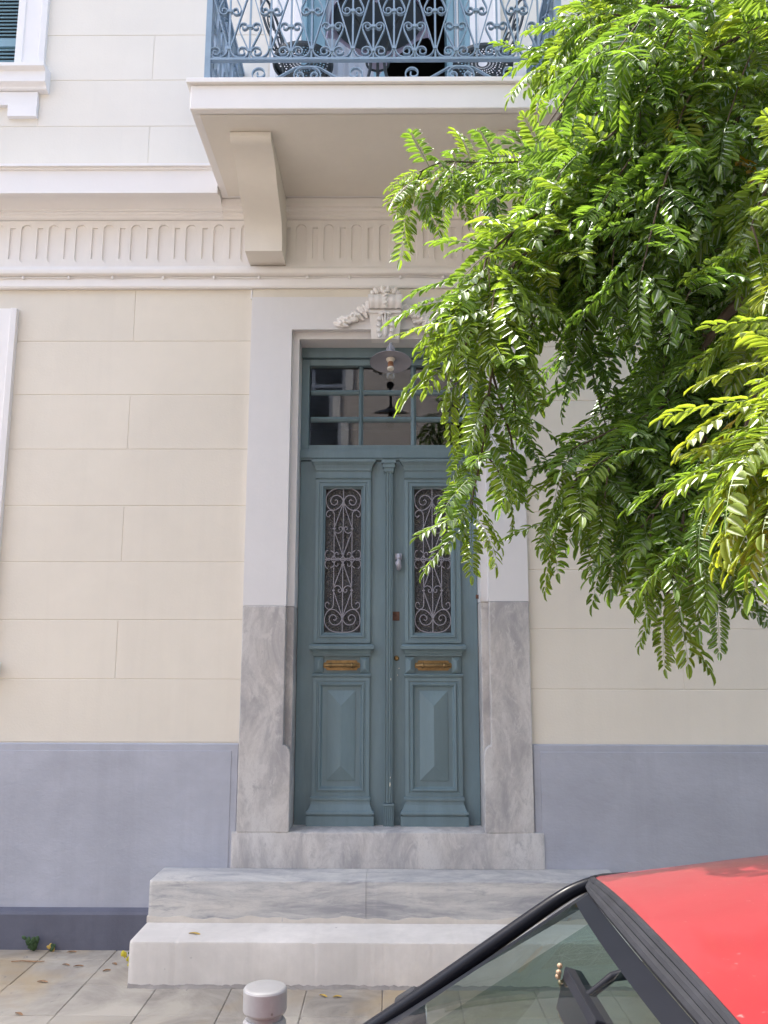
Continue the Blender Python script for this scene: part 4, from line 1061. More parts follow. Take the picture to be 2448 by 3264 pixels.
# rubber windscreen seal: two parallel ribs between glass and roof
sl_ = MB()
e0 = [wsp(-.002, t*1.02, .004) for t in tt]
rl = [roofp(0, t) for t in tt]
for k, f_ in ((.010, .15), (.009, .50), (.008, .82)):
    sl_.tube([(a[0]*(1-f_)+b_[0]*f_, a[1]*(1-f_)+b_[1]*f_, a[2]*(1-f_)+b_[2]*f_+.000) for a, b_ in zip(e0, rl)], k, 8)
sl_.grid([e0, [(a[0]*.5+b_[0]*.5, a[1]*.5+b_[1]*.5, a[2]*.5+b_[2]*.5-.003) for a, b_ in zip(e0, rl)], [(b_[0], b_[1], b_[2]-.004) for b_ in rl]])
sl_.build('windscreen_seal', M['rubber'], car, True)
# pillars
for sg in (-1, 1):
    pa = smooth_path([(.56, YC+sg*.602, 1.276), (.49, YC+sg*.606, 1.272), (.43, YC+sg*.608, 1.255), (.37, YC+sg*.612, 1.222), (.25, YC+sg*.634, 1.136), (.07, YC+sg*.684, 1.0), (-.16, YC+sg*.742, .835)], 6)
    MB().tube(pa, [.012+.008*i/len(pa) for i in range(len(pa))], 10).build('windscreen_pillar', M['trim'], car, True)
gl_m = []
for sg in (-1, 1):
    yb_, yt_ = YC+sg*.748, YC+sg*.633
    for x0b, x1b, x0t, x1t in ((-.02, .86, .56, .90), (.95, 1.78, .98, 1.62)):
        MB().add([(x0b, yb_, .845), (x1b, yb_, .848), (x1t, yt_, 1.255), (x0t, yt_, 1.235)], [(0,1,2,3)]).build('side_window', M['cglass'], car, fix=False)
    p2 = MB(); p2.tube([(.905, YC+sg*.75, .83), (.945, YC+sg*.632, 1.27)], .035, 8); p2.tube([(1.95, YC+sg*.74, .83), (1.75, YC+sg*.63, 1.27)], .075, 8); p2.build('door_pillar', M['trim'], car, True)
    p2 = MB(); p2.tube([(-.16, YC+sg*.745, .838), (.9, YC+sg*.75, .852), (1.95, YC+sg*.742, .858)], .011, 6); p2.build('belt_strip', M['rubber'], car, True)
    # mirror
    m2 = MB(); m2.prism([(.0, .82), (.06, .80), (.085, .815), (.085, .915), (.06, .93), (.01, .90)], min(YC+sg*.80, YC+sg*.96), max(YC+sg*.80, YC+sg*.96), 'y'); m2.tube([(.0, YC+sg*.75, .86), (.03, YC+sg*.82, .86)], .022, 8); mi = m2.build('door_mirror', M['rubber'], car, bevel=.015)
    m2 = MB(); m2.lathe([(0, -.001), (.046, 0), (.046, .002), (0, .002)], 16, (.0865, YC+sg*.88, .865), 'x'); m2.build('mirror_glass', M['rim'], mi, True)
    for wx in (-.88, 1.62):
        wh = MB().lathe([(.17, -.075), (.262, -.075), (.282, -.05), (.286, 0), (.282, .05), (.262, .078), (.17, .07)], 32, (wx, YC+sg*.722, RZ+.286), 'y').build('wheel', M['tyre'], car, True)
        MB().lathe([(0, .066*sg), (.05, .07*sg), (.06, .055*sg), (.14, .05*sg), (.168, .066*sg), (.178, .06*sg)], 28, (wx, YC+sg*.722, RZ+.286), 'y').build('rim', M['rim'], wh, True)
        ar = MB(); ar.tube([(wx+.335*math.cos(R(q)), YC+sg*.792, RZ+.286+.335*math.sin(R(q))) for q in range(-8, 189, 14)], .016, 6); ar.build('wheel_arch', M['rubber'], car, True)
    MB().blob((-1.37, YC+sg*.56, .49), (.10, .12, .062), 14, 8).build('headlight', M['lamp_lens'], car, True)
    MB().blob((2.2, YC+sg*.62, .62), (.05, .07, .13), 12, 8).build('tail_light', M['car_red'], car, True)
    hd_ = MB(); hd_.box(.62, .80, min(YC+sg*.789, YC+sg*.806), max(YC+sg*.789, YC+sg*.806), .70, .735); hd_.build('door_handle', M['trim'], car, bevel=.006)
MB().grid([[(2.16, YC-.66, .86), (2.16, YC+.66, .86)], [(1.93, YC-.58, 1.27), (1.93, YC+.58, 1.27)]]).build('rear_window', M['cglass'], car, fix=False)
MB().box(-1.60, -1.50, YC-.45, YC+.45, .17, .33).build('front_bumper_grille', M['trim'], car, bevel=.02)
# interior
it = MB(); it.box(-.14, .20, YC-.66, YC+.66, .55, .80); it.box(-.1, 2.1, YC-.70, YC+.70, .10, .16); it.build('dashboard', M['seat'], car, bevel=.04)
for sg in (-1, 1):
    s_ = MB(); s_.box(.55, 1.05, YC+sg*.36-.23, YC+sg*.36+.23, .30, .45); s_.prism([(.98, .42), (1.12, .42), (1.30, .98), (1.18, .98)], YC+sg*.36-.22, YC+sg*.36+.22, 'y'); s_.box(1.22, 1.31, YC+sg*.36-.12, YC+sg*.36+.12, 1.0, 1.12)
    s_.build('front_seat', M['seat'], car, bevel=.04)
s_ = MB(); s_.box(1.45, 1.85, YC-.6, YC+.6, .3, .45); s_.box(1.82, 1.95, YC-.6, YC+.6, .45, .88); s_.build('rear_seat', M['seat'], car, bevel=.04)
sw = MB(); sw.tube([(.28+.09*math.sin(R(q)), YC-.36+.18*math.cos(R(q)), .80+.15*math.sin(R(q))) for q in range(0, 361, 15)], .014, 8, cap=False); sw.build('steering_wheel', M['trim'], car, True)
rm = MB(); mx, my, mz = .305, YC+.02, 1.205
rm.prism([(mx-.022, mz-.032), (mx+.006, mz-.034), (mx+.026, mz+.028), (mx-.004, mz+.036)], my-.115, my+.115, 'y'); rm.tube([(mx, my, mz+.02), (mx+.05, my, 1.262), (mx+.10, my, 1.272)], [.007, .008, .012], 8)
mir = rm.build('rear_view_mirror', M['trim'], car, bevel=.008)
bead = MB()
for k in range(22): bead.blob((mx-.012-.004*math.sin(k), my+.118-.006*(k % 2), mz+.035-.0085*k), (.0052, .0052, .0048), 7, 5)
bead.build('bead_string', simple('wooden beads', (.22, .15, .09), .5), mir, True)

# ------------------------------------------------------------------ locust tree reaching in from the right
def P3(px, py, d):
    if d > 2.0: d = d*.87 if d < 3.2 else min(d, 2.784+(d-3.2)*1.52)
    return Vector(atY(px*1.47559, py*1.47559, -5.7+d))
TREE_LOC = Vector((3.1, -2.55, GZ-.02))
tree = thing('locust_tree', 'leafy locust tree whose drooping feathery branches hang over the pavement', 'tree', TREE_LOC)
rt_ = random.Random(11)
def leaf_template(seed, npair, droop, fwd, lw):
    q = random.Random(seed); V = []; F = []
    seg = 5
    cur = lambda s: Vector((s*(1-.06*droop*s), 0, -droop*s*s*.42))
    base = 0
    for i in range(seg+1):                         # rachis: thin three-sided stalk
        c = cur(i/seg); r_ = .0075*(1-.7*i/seg)
        for k in range(3): V.append(c+Vector((0, r_*math.cos(k*2.094), r_*math.sin(k*2.094))))
    for i in range(seg):
        for k in range(3): F.append((i*3+k, i*3+(k+1) % 3, i*3+3+(k+1) % 3, i*3+3+k))
    def leaflet(o, d, up, L, wd):
        d = d.normalized(); sd = d.cross(up).normalized(); up = sd.cross(d).normalized()
        b = len(V); cu = q.uniform(-.04, .20)
        for a, hw_, zz_ in ((0, 0, 0), (.08, .0, 0), (.36, 0, -.02), (.70, 0, -.05-cu*.4), (1.0, 0, -.10-cu)):
            V.append(o+d*(a*L)+up*(zz_*L))
        for sg in (-1, 1):
            for a, h_, zz_ in ((.26, .46, .06), (.55, .52, .05), (.84, .36, -.02)):
                V.append(o+d*(a*L)+sd*(sg*h_*wd)+up*((zz_-cu*.4*a)*L))
        for j in (0, 3):
            l1, l2, l3 = b+5+j, b+6+j, b+7+j
            F.extend([(b+1, l1, b+2), (b+2, l1, l2, b+3), (b+3, l2, l3), (b+3, l3, b+4)])
    for i in range(npair):
        s = .16+.80*i/(npair-1)*.98; o = cur(s); tg = (cur(min(1, s+.05))-cur(s-.05)).normalized()
        for sg in (-1, 1):
            an = R(fwd+q.uniform(-10, 10)-16*(i/npair)); lift = q.uniform(-.35, .45)
            d = tg*math.cos(an)+Vector((0, sg, 0))*math.sin(an)+Vector((0, 0, 1))*lift*.6
            L = .25*(1-.35*abs(i/npair-.40))*q.uniform(.78, 1.12)
            leaflet(o+Vector((0, sg*.004, 0)), d, Vector((0, -sg*.25*lift, 1)), L, L*lw*q.uniform(.9, 1.15))
    leaflet(cur(1), (cur(1)-cur(.9)), Vector((0, 0, 1)), .21, .21*lw)
    return np.array([tuple(p) for p in V]), F
TPL = [leaf_template(i, n, dr, fw_, lw_) for i, (n, dr, fw_, lw_) in enumerate([(10, .45, 62, .37), (9, .8, 58, .39), (11, .55, 66, .35), (8, .3, 55, .40), (10, 1.0, 60, .36), (9, .15, 64, .37), (8, .5, 60, .40), (11, .7, 70, .34)])]
LEAVES = []          # (template, 4x4, tint)
TWIGS = MB()
def add_leaf(p, d, up, L, tint):
    d = d.normalized(); y = up.cross(d)
    if y.length < 1e-3: y = d.orthogonal()
    y.normalize(); zv = d.cross(y)
    mtx = Matrix(((d.x*L, y.x*L, zv.x*L, p.x), (d.y*L, y.y*L, zv.y*L, p.y), (d.z*L, y.z*L, zv.z*L, p.z), (0, 0, 0, 1)))
    LEAVES.append((rt_.randrange(len(TPL)), mtx, tint))
def leafy(path, r0, r1, step=.042, L=.21, start=0., tint=.5, grav=.3, wood=True, spread=.10):
    """twig with alternate compound leaves"""
    m_ = len(path)
    if wood: TWIGS.tube(path, [r0+(r1-r0)*i/(m_-1) for i in range(m_)], 5)
    tot = 0; side = rt_.choice((-1, 1)); nxt = start
    for i in range(m_-1):
        a, b = path[i], path[i+1]; sl2 = (b-a).length
        if sl2 < 1e-5: continue
        d = (b-a)/sl2
        while nxt < tot+sl2:
            p = a+d*(nxt-tot); nxt += step*rt_.uniform(.75, 1.3)
            hv = d.cross(Vector((0, 0, 1)))
            hv = hv.normalized() if hv.length > .15 else Vector((math.cos(rt_.random()*6.28), math.sin(rt_.random()*6.28), 0))
            side = -side
            az = rt_.uniform(-.75, .75)
            out_ = (Matrix.Rotation(az, 3, d) @ (hv*side))
            ld = (d*.55+out_*.85+Vector((0, 0, -grav*rt_.uniform(-1.0, 1.4)))).normalized()
            up = (Vector((0, 0, 1))+Vector((rt_.uniform(-.5, .5), rt_.uniform(-.6, .3), 0))).normalized()
            add_leaf(p, ld, up, L*rt_.uniform(.85, 1.3), min(.90, max(.02, tint+rt_.gauss(0, spread))) if rt_.random() > .004 else rt_.uniform(.965, 1))
        tot += sl2
    # terminal leaf
    add_leaf(path[-1], (path[-1]-path[-2]), Vector((0, 0, 1)), L*.9, min(.90, tint+.08))
def side_twigs(path, every, Lr, L, tint, step=.045, skip=.05):
    tot = 0; nxt = skip; side = 1
    for a, b in zip(path[:-1], path[1:]):
        sl2 = (b-a).length
        if sl2 < 1e-5: continue
        d = (b-a)/sl2
        while nxt < tot+sl2:
            p = a+d*(nxt-tot); nxt += every*rt_.uniform(.7, 1.4); side = -side; Lr_ = (Lr[0]*.85, Lr[1]*.85)
            hv = d.cross(Vector((0, 0, 1))); hv = hv.normalized() if hv.length > .2 else Vector((1, 0, 0))
            dr = (d*.6+hv*side*rt_.uniform(.3, .9)+Vector((0, 0, rt_.uniform(-.5, .15)))).normalized()
            ln = rt_.uniform(*Lr_); q = [p]
            for k in range(5):
                dr = (dr+Vector((0, 0, -.16))).normalized(); q.append(q[-1]+dr*ln/5)
            leafy(q, .0032, .0015, step, L, .04, tint)
        tot += sl2
def branch(pts, r0, r1, L=.21, tint=.5, step=.042, every=.17, Lr=(.14, .30), start=.05, grav=.3):
    path = smooth_path([P3(*p) for p in pts], 5)
    leafy(path, r0, r1, step, L, start, tint, grav)
    if every: side_twigs(path, every, Lr, L, tint, step)
    return path
def limb(pts, r0, r1, name='branch'):
    path = smooth_path([P3(*p) if len(p) == 3 and not isinstance(p, Vector) else p for p in pts], 6)
    m_ = len(path); MB().tube(path, [r0+(r1-r0)*(i/(m_-1))**.7 for i in range(m_)], 8).build(name, M['bark'], tree, True)
    return path
# trunk and main limbs (the trunk stands outside the frame)
fork = Vector((3.0, -2.6, 2.35))
MB().tube([TREE_LOC+Vector((0, 0, -.02)), Vector((3.08, -2.56, .5)), Vector((3.02, -2.58, 1.5)), fork], [.17, .135, .12, .11], 14).build('trunk', M['bark'], tree, True)
limb([fork, Vector((2.6, -2.3, 3.4)), (1850, 60, 4.05), (1600, 130, 4.1), (1467, 110, 4.1), (1337, 163, 4.05), (1283, 184, 4.0), (1234, 220, 3.95), (1177, 302, 3.9)], .07, .006)
limb([fork, Vector((2.5, -2.65, 3.0)), (1900, 250, 2.9), (1619, 294, 2.9), (1463, 335, 2.85), (1374, 364, 2.8), (1320, 390, 2.8)], .06, .007)
limb([fork, Vector((2.2, -3.0, 2.75)), (1850, 560, 2.6), (1659, 620, 2.55), (1560, 690, 2.5), (1500, 800, 2.5)], .05, .007)
limb([fork, Vector((2.6, -3.4, 3.3)), Vector((1.9, -4.0, 3.25)), Vector((1.35, -4.08, 2.95))], .035, .005)
limb([fork, Vector((2.9, -2.8, 4.0)), Vector((2.2, -3.0, 5.2)), Vector((1.2, -3.2, 5.9))], .09, .015)
limb([fork, Vector((3.4, -2.3, 4.2)), Vector((3.7, -2.0, 6.2))], .09, .02)
# foreground and middle sprays, left edge of the crown first
branch([(1300, 335, 3.5), (1180, 345, 3.5), (1060, 352, 3.45), (960, 350, 3.4), (905, 372, 3.38)], .005, .002, .19, .55, 0.029, .13, (.10, .20))
branch([(1230, 225, 3.95), (1180, 300, 3.9), (1090, 330, 3.85), (1020, 345, 3.8)], .004, .002, .20, .22, 0.036, .16, (.12, .22))
branch([(1374, 364, 2.8), (1260, 400, 2.8), (1150, 470, 2.78), (1060, 545, 2.72), (1040, 600, 2.68), (1000, 635, 2.65)], .006, .002, .19, .62, 0.030, .13, (.10, .20))
branch([(1400, 400, 2.8), (1290, 450, 2.75), (1200, 500, 2.72), (1110, 570, 2.68), (1040, 660, 2.62), (1015, 725, 2.6), (995, 765, 2.6)], .006, .002, .19, .66, 0.030, .13, (.10, .20))
branch([(1110, 570, 2.68), (1075, 680, 2.62), (1062, 800, 2.6), (1052, 890, 2.6), (1042, 970, 2.6), (1028, 1040, 2.6), (1015, 1090, 2.6)], .005, .0018, .155, .55, 0.024, .16, (.08, .14), grav=.5)
branch([(1062, 800, 2.62), (1090, 900, 2.62), (1105, 950, 2.62), (1105, 980, 2.62)], .004, .0018, .16, .40, .05, 0, grav=.5)
branch([(1330, 400, 3.0), (1280, 500, 2.95), (1265, 620, 2.9), (1270, 740, 2.9), (1290, 850, 2.9), (1315, 940, 2.9)], .006, .002, .18, .30, 0.034, .22, (.12, .22), grav=.5)
branch([(1265, 560, 2.9), (1180, 640, 2.85), (1140, 730, 2.82), (1115, 840, 2.8), (1100, 930, 2.8)], .005, .002, .18, .36, .05, .26, (.12, .2), grav=.6)
branch([(1420, 420, 2.9), (1340, 440, 2.85), (1240, 470, 2.85), (1180, 520, 2.85)], .005, .002, .19, .66, 0.029, .12, (.12, .24))
branch([(1480, 520, 2.9), (1380, 540, 2.9), (1300, 560, 2.9), (1210, 570, 2.9)], .005, .002, .19, .50, .04, .14, (.12, .22))
# right-hand lower mass
branch([(1540, 680, 2.6), (1490, 790, 2.6), (1430, 880, 2.6), (1360, 910, 2.6), (1290, 945, 2.6), (1235, 970, 2.6)], .006, .002, .18, .40, 0.029, .13, (.12, .22))
branch([(1430, 880, 2.6), (1385, 930, 2.55), (1330, 980, 2.5), (1275, 1010, 2.5), (1240, 1040, 2.5)], .005, .002, .17, .50, 0.027, .12, (.10, .2))
branch([(1590, 700, 2.5), (1560, 860, 2.5), (1500, 990, 2.45), (1450, 1050, 2.42), (1415, 1100, 2.4), (1385, 1140, 2.4)], .006, .002, .17, .48, 0.029, .13, (.12, .2))
branch([(1500, 990, 2.4), (1485, 1080, 2.38), (1470, 1150, 2.36), (1455, 1220, 2.36), (1445, 1280, 2.36)], .005, .0018, .15, .58, 0.036, .20, (.08, .15), grav=.6)
branch([(1475, 1130, 2.36), (1505, 1200, 2.36), (1515, 1250, 2.36)], .003, .0015, .14, .42, 0.036, 0)
branch([(1640, 820, 2.3), (1600, 960, 2.25), (1560, 1030, 2.2), (1530, 1080, 2.2), (1515, 1120, 2.2)], .006, .002, .17, .40, 0.027, .12, (.12, .2))
branch([(1700, 1000, 2.3), (1650, 1040, 2.3), (1600, 1080, 2.3), (1560, 1110, 2.3)], .006, .002, .17, .30, 0.029, .14, (.1, .18))
# the near sprays close to the camera, sunlight put into their pale tint
for k, (x0, y0, x1, y1, d_) in enumerate([(1830, 700, 1720, 800, 1.62), (1840, 760, 1690, 860, 1.58), (1840, 810, 1670, 920, 1.56), (1830, 860, 1655, 980, 1.55), (1850, 920, 1680, 1030, 1.55),
                                          (1850, 980, 1710, 1070, 1.55), (1830, 760, 1710, 900, 1.68), (1850, 850, 1730, 980, 1.66), (1820, 640, 1740, 720, 1.75)]):
    branch([(x0, y0, d_), ((x0+x1)/2+10, (y0+y1)/2-25, d_), (x1, y1, d_-.01)], .004, .0018, .19, .84, .030, .11, (.06, .12), grav=.35)
branch([(1790, 480, 1.9), (1720, 520, 1.9), (1680, 600, 1.9), (1660, 690, 1.9)], .005, .002, .18, .74, .032, .16, (.1, .16))
branch([(1800, 300, 2.0), (1720, 340, 2.0), (1650, 420, 2.0), (1620, 500, 2.0)], .005, .002, .18, .70, .032, .14, (.1, .16))
# top right
branch([(1700, 90, 2.9), (1580, 50, 2.9), (1460, 60, 2.95), (1370, 40, 3.0), (1300, 30, 3.0), (1255, 60, 3.0)], .006, .002, .20, .55, 0.030, .13, (.14, .26))
branch([(1400, -40, 3.3), (1310, -10, 3.3), (1240, 40, 3.3), (1205, 90, 3.3), (1190, 125, 3.3)], .005, .002, .19, .62, 0.027, .11, (.12, .22))
branch([(1350, 20, 3.3), (1290, 70, 3.3), (1250, 120, 3.3)], .004, .002, .17, .50, 0.029, .1, (.12, .2))
branch([(1720, 20, 2.6), (1640, 60, 2.6), (1540, 110, 2.6), (1480, 190, 2.6), (1450, 260, 2.6)], .006, .002, .20, .66, 0.029, .12, (.14, .26))
branch([(1740, 160, 2.5), (1650, 190, 2.5), (1590, 260, 2.5), (1560, 350, 2.5)], .006, .002, .20, .55, 0.029, .12, (.14, .26))
branch([(1659, 300, 2.8), (1560, 320, 2.8), (1470, 350, 2.8), (1420, 420, 2.8)], .005, .002, .20, .56, 0.029, .12, (.14, .24))
for a in ((1234, 215), (1283, 184), (1337, 163), (1420, 140), (1500, 120)):      # curtain on the rear limb, shade by the wall put into its dark tint
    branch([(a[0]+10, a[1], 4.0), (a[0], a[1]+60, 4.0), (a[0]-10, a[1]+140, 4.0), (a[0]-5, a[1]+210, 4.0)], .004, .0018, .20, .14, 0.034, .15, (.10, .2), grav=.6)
# inner fill inside the crown's outline
MASS = [(1300, 150), (1300, 420), (1400, 560), (1420, 700), (1440, 820), (1400, 880), (1340, 920), (1400, 990), (1480, 1050), (1560, 1020), (1700, 980), (1700, -60), (1400, -60)]
def inside(x, y, poly):
    c = False
    for (x0, y0), (x1, y1) in zip(poly, poly[1:]+poly[:1]):
        if (y0 > y) != (y1 > y) and x < (x1-x0)*(y-y0)/(y1-y0)+x0: c = not c
    return c
cnt = 0
while cnt < 150:
    x, y = rt_.uniform(1260, 1740), rt_.uniform(-80, 1150); d = rt_.uniform(2.5, 4.3)
    dx, dy = rt_.uniform(-75, 10), rt_.uniform(30, 120)
    if not inside(x, y, MASS) or not inside(x+dx, y+dy, MASS): continue
    cnt += 1
    p = P3(x, y, d); q = P3(x+dx, y+dy, d+rt_.uniform(-.1, .1)); dd = q-p; dd = dd.normalized()*rt_.uniform(.35, .6)
    path = smooth_path([p, p+dd*.5+Vector((0, 0, .05)), p+dd], 4)
    leafy(path, .004, .0018, .034, .19, 0, .22 if d > 3.2 else .38)  # rear sprays get a darker tint, their shade put into the leaf colour
# unseen crown above the frame, added to keep sky light off steps and pavement
def above_frame(p):
    v = np.array(p)-CAM; w_ = v@AF
    return w_ < .1 or 1632-FPX*(v@AU)/w_ < -330
cnt = 0
while cnt < 110:
    p = Vector((rt_.uniform(.9, 4.4), rt_.uniform(-5.2, -.9), rt_.uniform(4.7, 7.0)))
    a = rt_.uniform(0, 6.28); dd = Vector((math.cos(a), math.sin(a), rt_.uniform(-.4, .1))).normalized()*rt_.uniform(.45, .75)
    if not above_frame(p) or not above_frame(p+dd): continue
    if ((p.x-2.6)/1.9)**2+((p.y+3.0)/2.3)**2+((p.z-5.6)/1.6)**2 > 1: continue
    cnt += 1
    path = smooth_path([p, p+dd*.5+Vector((0, 0, .05)), p+dd], 4)
    leafy(path, .005, .002, .05, .22, 0, .5)
    side_twigs(path, .2, (.15, .25), .2, .5, .06)
# foliage on the limbs to the right of the frame
cnt = 0
while cnt < 90:
    p = Vector((rt_.uniform(1.2, 4.2), rt_.uniform(-4.4, -1.0), rt_.uniform(2.3, 5.0)))
    if ((p.x-2.6)/1.5)**2+((p.y+2.7)/1.6)**2+((p.z-3.7)/1.35)**2 > 1: continue
    v = np.array(p)-CAM; w_ = v@AF; px_ = 1224+FPX*(v@AR)/w_
    if px_ < 2800: continue
    cnt += 1
    dd = Vector((rt_.uniform(-.2, .8), rt_.uniform(-.5, .5), rt_.uniform(-.9, .1))).normalized()*rt_.uniform(.4, .65)
    path = smooth_path([p, p+dd*.5+Vector((0, 0, .05)), p+dd], 4)
    leafy(path, .005, .002, .045, .20, 0, .45); side_twigs(path, .2, (.15, .25), .19, .45, .055)
# the largest in view become leaves of their own, the rest one mass
def score(it):
    p = it[1].translation; v = np.array(p)-CAM; w_ = v@AF
    if w_ < .3: return 0
    x, y = 1224+FPX*(v@AR)/w_, 1632-FPX*(v@AU)/w_
    if not (-60 < x < 2508 and -60 < y < 3300): return 0
    return it[1].to_scale().x/w_
def pruned(it):                                   # open places in the crown
    v = np.array(it[1].translation)-CAM; w_ = v@AF
    if w_ < .3: return False
    x, y = (1224+FPX*(v@AR)/w_)/1.47559, (1632-FPX*(v@AU)/w_)/1.47559
    if 1040 < x < 1285 and 150 < y < 300 and rt_.random() < .85: return True
    return inside(x, y, GAP) and rt_.random() < .6
GAP = [(1190, 600), (1340, 600), (1400, 700), (1360, 820), (1270, 900), (1180, 930), (1140, 860), (1160, 720)]   # loose part of the crown, wall shows through
LEAVES = [l for l in LEAVES if not pruned(l)]
LEAVES.sort(key=score, reverse=True)
def tinted(me, n, vals):
    at = me.attributes.new('tint', 'FLOAT', 'POINT'); at.data.foreach_set('value', vals)
lm = {}
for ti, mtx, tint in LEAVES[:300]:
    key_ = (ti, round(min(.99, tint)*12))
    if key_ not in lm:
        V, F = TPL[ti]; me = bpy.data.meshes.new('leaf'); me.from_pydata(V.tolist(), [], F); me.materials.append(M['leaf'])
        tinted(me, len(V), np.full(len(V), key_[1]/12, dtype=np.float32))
        for p in me.polygons: p.use_smooth = True
        lm[key_] = me
    o = bpy.data.objects.new('leaf', lm[key_]); col.objects.link(o); o.parent = tree
    o.matrix_local = Matrix.Translation(-TREE_LOC) @ mtx
VV = []; LI = []; LS = []; TT = []; base = 0
for ti, mtx, tint in LEAVES[300:]:
    V, F = TPL[ti]; m_ = np.array(mtx)
    VV.append(V @ m_[:3, :3].T+m_[:3, 3]); TT.append(np.full(len(V), tint, dtype=np.float32))
    for f in F: LI.extend([i+base for i in f]); LS.append(len(f))
    base += len(V)
VV = np.concatenate(VV).astype(np.float32); TT = np.concatenate(TT)
me = bpy.data.meshes.new('foliage'); me.vertices.add(len(VV)); me.vertices.foreach_set('co', VV.ravel())
me.loops.add(len(LI)); me.loops.foreach_set('vertex_index', np.array(LI, dtype=np.int32))
me.polygons.add(len(LS)); st_ = np.concatenate([[0], np.cumsum(LS)[:-1]]).astype(np.int32); me.polygons.foreach_set('loop_start', st_)
me.polygons.foreach_set('use_smooth', np.ones(len(LS), dtype=bool))
me.update(calc_edges=True); me.validate(); tinted(me, len(VV), TT); me.materials.append(M['leaf'])
o = bpy.data.objects.new('foliage', me); col.objects.link(o); o.parent = tree; o.location = -TREE_LOC; o['kind'] = 'stuff'
o = TWIGS.build('twigs', M['bark'], tree, True, fix=False); o['kind'] = 'stuff'
print('LEAVES', len(LEAVES), 'faces', len(LS))

# ------------------------------------------------------------------ weeds, fallen leaves
def weed(loc, n, h, mat, label, name='weed', flower=None):
    t = thing(name, label, 'weed', loc); q = random.Random(int(abs(loc[0])*1000))
    for k in range(n):
        a = q.uniform(0, 6.28); ln = h*q.uniform(.5, 1.0); tp_ = Vector((math.cos(a)*ln*.55, -abs(math.sin(a))*ln*.45, ln*.8))
        mb = MB(); mb.tube([(0, 0, -.004), tuple(tp_*.5+Vector((0, 0, ln*.1))), tuple(tp_)], [.002, .0016, .001], 5)
        mb.build('stem', M['weed'], t, True, local=True)
        lf = MB()
        for j in range(5):
            c = tp_*(.25+.17*j)+Vector((q.uniform(-.008, .008), q.uniform(-.008, .004), q.uniform(0, .012)))
            lf.blob(c, (.011, .005, .018), 6, 4, Matrix.Rotation(q.uniform(-1.4, 1.4), 3, 'Y'))
        lf.build('leaf', M['weed'] if not flower or k == 0 else flower, t, True, local=True)
    return t
c = atZ(105, 3030, GZ); weed((float(c[0]), -.10, GZ+.003), 7, .10, 0, 'small dark green weed growing at the foot of the slate base course')
c = atZ(178, 3022, GZ); weed((float(c[0]), -.10, GZ+.003), 2, .03, 0, 'tiny dry tuft beside the dark green weed', flower=M['dry'])
weed((-1.465, -.42, GZ+.003), 5, .17, 0, 'yellow flowering weed beside the corner of the bottom step', flower=M['weed_y'])
def fallen(x, y, zz, ln, wd, rz, mat, label, group=None):
    mb = MB(); n = 7; P = []
    for i in range(n):
        s = i/(n-1); h_ = wd*math.sin(math.pi*min(1, s*1.02+.01))**.8/2
        P.append([(s*ln-ln/2, -h_, .004+.012*s*(1-s)+.004*math.sin(s*5)), (s*ln-ln/2, 0, .002+.006*s*(1-s)), (s*ln-ln/2, h_, .005+.014*s*(1-s))])
    o = mb.grid(P).build('fallen_leaf', mat, None, True, loc=(x, y, zz), fix=False); o.rotation_euler = (0, 0, rz)
    tag(o, label, 'leaf', group); return o
c = atZ(620, 2978, .2615); fallen(float(c[0]), float(c[1]), .2618, .07, .022, R(-12), M['dry'], 'yellow leaf lying on top of the pale bottom step')
fl = [(1170, 3121, 1, 'yellow leaf caught against the foot of the bottom step near the car windscreen'), (1030, 3177, 1, 'narrow yellow leaf on the paving between bollard and car, one of two'), (1075, 3180, 1, 'narrow yellow leaf on the paving between bollard and car, one of two'),
      (920, 3128, 0, 'brown leaf at the foot of the bottom step right behind the bollard'), (1040, 3125, 0, 'brown leaf at the step foot between the bollard and the caught yellow leaf'), (228, 3037, 0, 'brown leaf against the slate base course beyond the twig'),
      (210, 3078, 0, 'brown leaf on the slab joint beside the fallen twig'), (340, 3096, 0, 'brown leaf on the slab beside the corner of the bottom step'), (135, 3132, 0, 'brown leaf lying alone on the slab in front of the fallen twig'),
      (365, 3075, 0, 'brown leaf under the yellow flowering weed'), (250, 3082, 0, 'small brown leaf next to another one past the end of the twig'), (60, 3235, 0, 'brown leaf on the paving farthest from the wall and steps')]
for x, y, k, lab in fl:
    c = atZ(x, y, GZ)
    fallen(float(c[0]), float(c[1]), GZ+.0015, rnd.uniform(.035, .06), rnd.uniform(.012, .02), rnd.uniform(-.6, .6), M['dry'] if k else M['dry_b'], lab, 'yellow leaves on the paving' if k else 'brown leaves on the paving')
for x, y in ((2.0, -1.2), (1.2, -1.5)):
    fallen(x, y, GZ+.0015, .05, .018, 1.0, M['dry'], 'yellow leaf fallen on the paving beyond the parked car', 'leaves beyond the car')
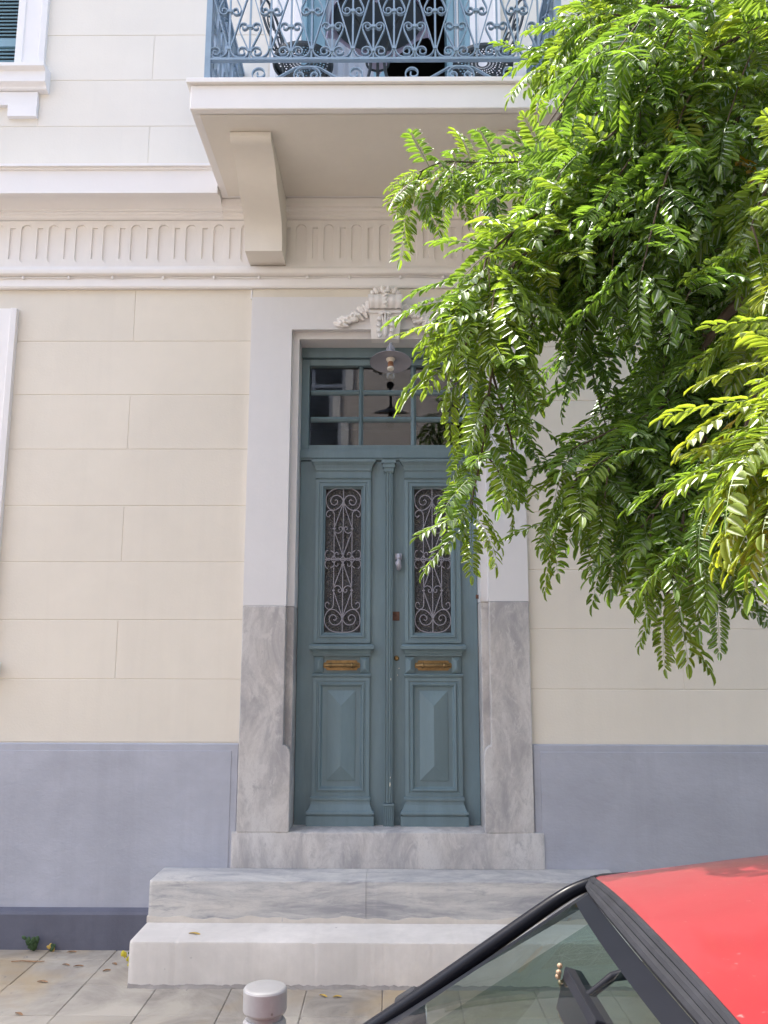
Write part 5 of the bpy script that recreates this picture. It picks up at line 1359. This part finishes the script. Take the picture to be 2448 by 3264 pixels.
tg_ = atZ(85, 3069, GZ); o = MB().tube([(-.09, 0, .006), (-.03, .006, .008), (.04, .002, .006), (.10, .008, .006)], [.003, .004, .004, .002], 6).build('fallen_twig', M['dry_b'], None, True, loc=(float(tg_[0]), float(tg_[1]), GZ+.001)); tag(o, 'thin brown twig lying on the paving near the base course', 'twig')

# ------------------------------------------------------------------ house across the street (seen in the panes)
opp = thing('opposite_house', 'plain rendered house with white casings across the street', 'house', (0, -11.6, 0))
holes = [(-2.5, -1.1, 5.9, 8.4), (1.6, 3.0, 5.9, 8.4), (-6.4, -5.0, 5.9, 8.4), (-2.5, -1.1, 1.1, 3.4), (1.5, 3.1, .2, 3.3), (5.5, 6.9, 5.9, 8.4)]
wall_holes(-14, 14, -.1, 11.5, holes, -11.6, -12.0).build('wall', M['opp'], opp, fix=False)
MB().box(-14.2, 14.2, -18, -11.3, 11.5, 11.8).build('roof', M['opp_trim'], opp)
MB().box(-14, 14, -11.6, -11.35, 5.1, 5.3).build('string_course', M['opp_trim'], opp)
MB().box(-14, 14, -17.8, -17.5, -.1, 11.5).build('rear_wall', M['opp'], opp)
for x0, x1, z0, z1 in holes:
    mb = MB(); wv = .16
    mb.box(x0-wv, x0, -11.598, -11.55, z0, z1+wv); mb.box(x1, x1+wv, -11.598, -11.55, z0, z1+wv); mb.box(x0, x1, -11.598, -11.55, z1, z1+wv)
    wn = mb.build('window_casing', M['opp_trim'], opp)
    mb = MB(); xm_ = (x0+x1)/2
    for a in (x0, xm_-.04, x1-.08): mb.box(a, a+.08, -11.75, -11.70, z0, z1)
    for zq in (z0, z0+(z1-z0)*.66, z1-.08): mb.box(x0, x1, -11.745, -11.705, zq, zq+.08)
    mb.build('sash', M['opp_blue'], wn)
    MB().add([(x0, -11.73, z0), (x1, -11.73, z0), (x1, -11.73, z1), (x0, -11.73, z1)], [(0,1,2,3)]).build('pane', M['pane'], wn, fix=False)
    MB().add([(x0-.3, -13.0, z0-.3), (x1+.3, -13.0, z0-.3), (x1+.3, -13.0, z1+.3), (x0-.3, -13.0, z1+.3)], [(0,1,2,3)]).build('room_backing', M['dark_room'], wn, fix=False)
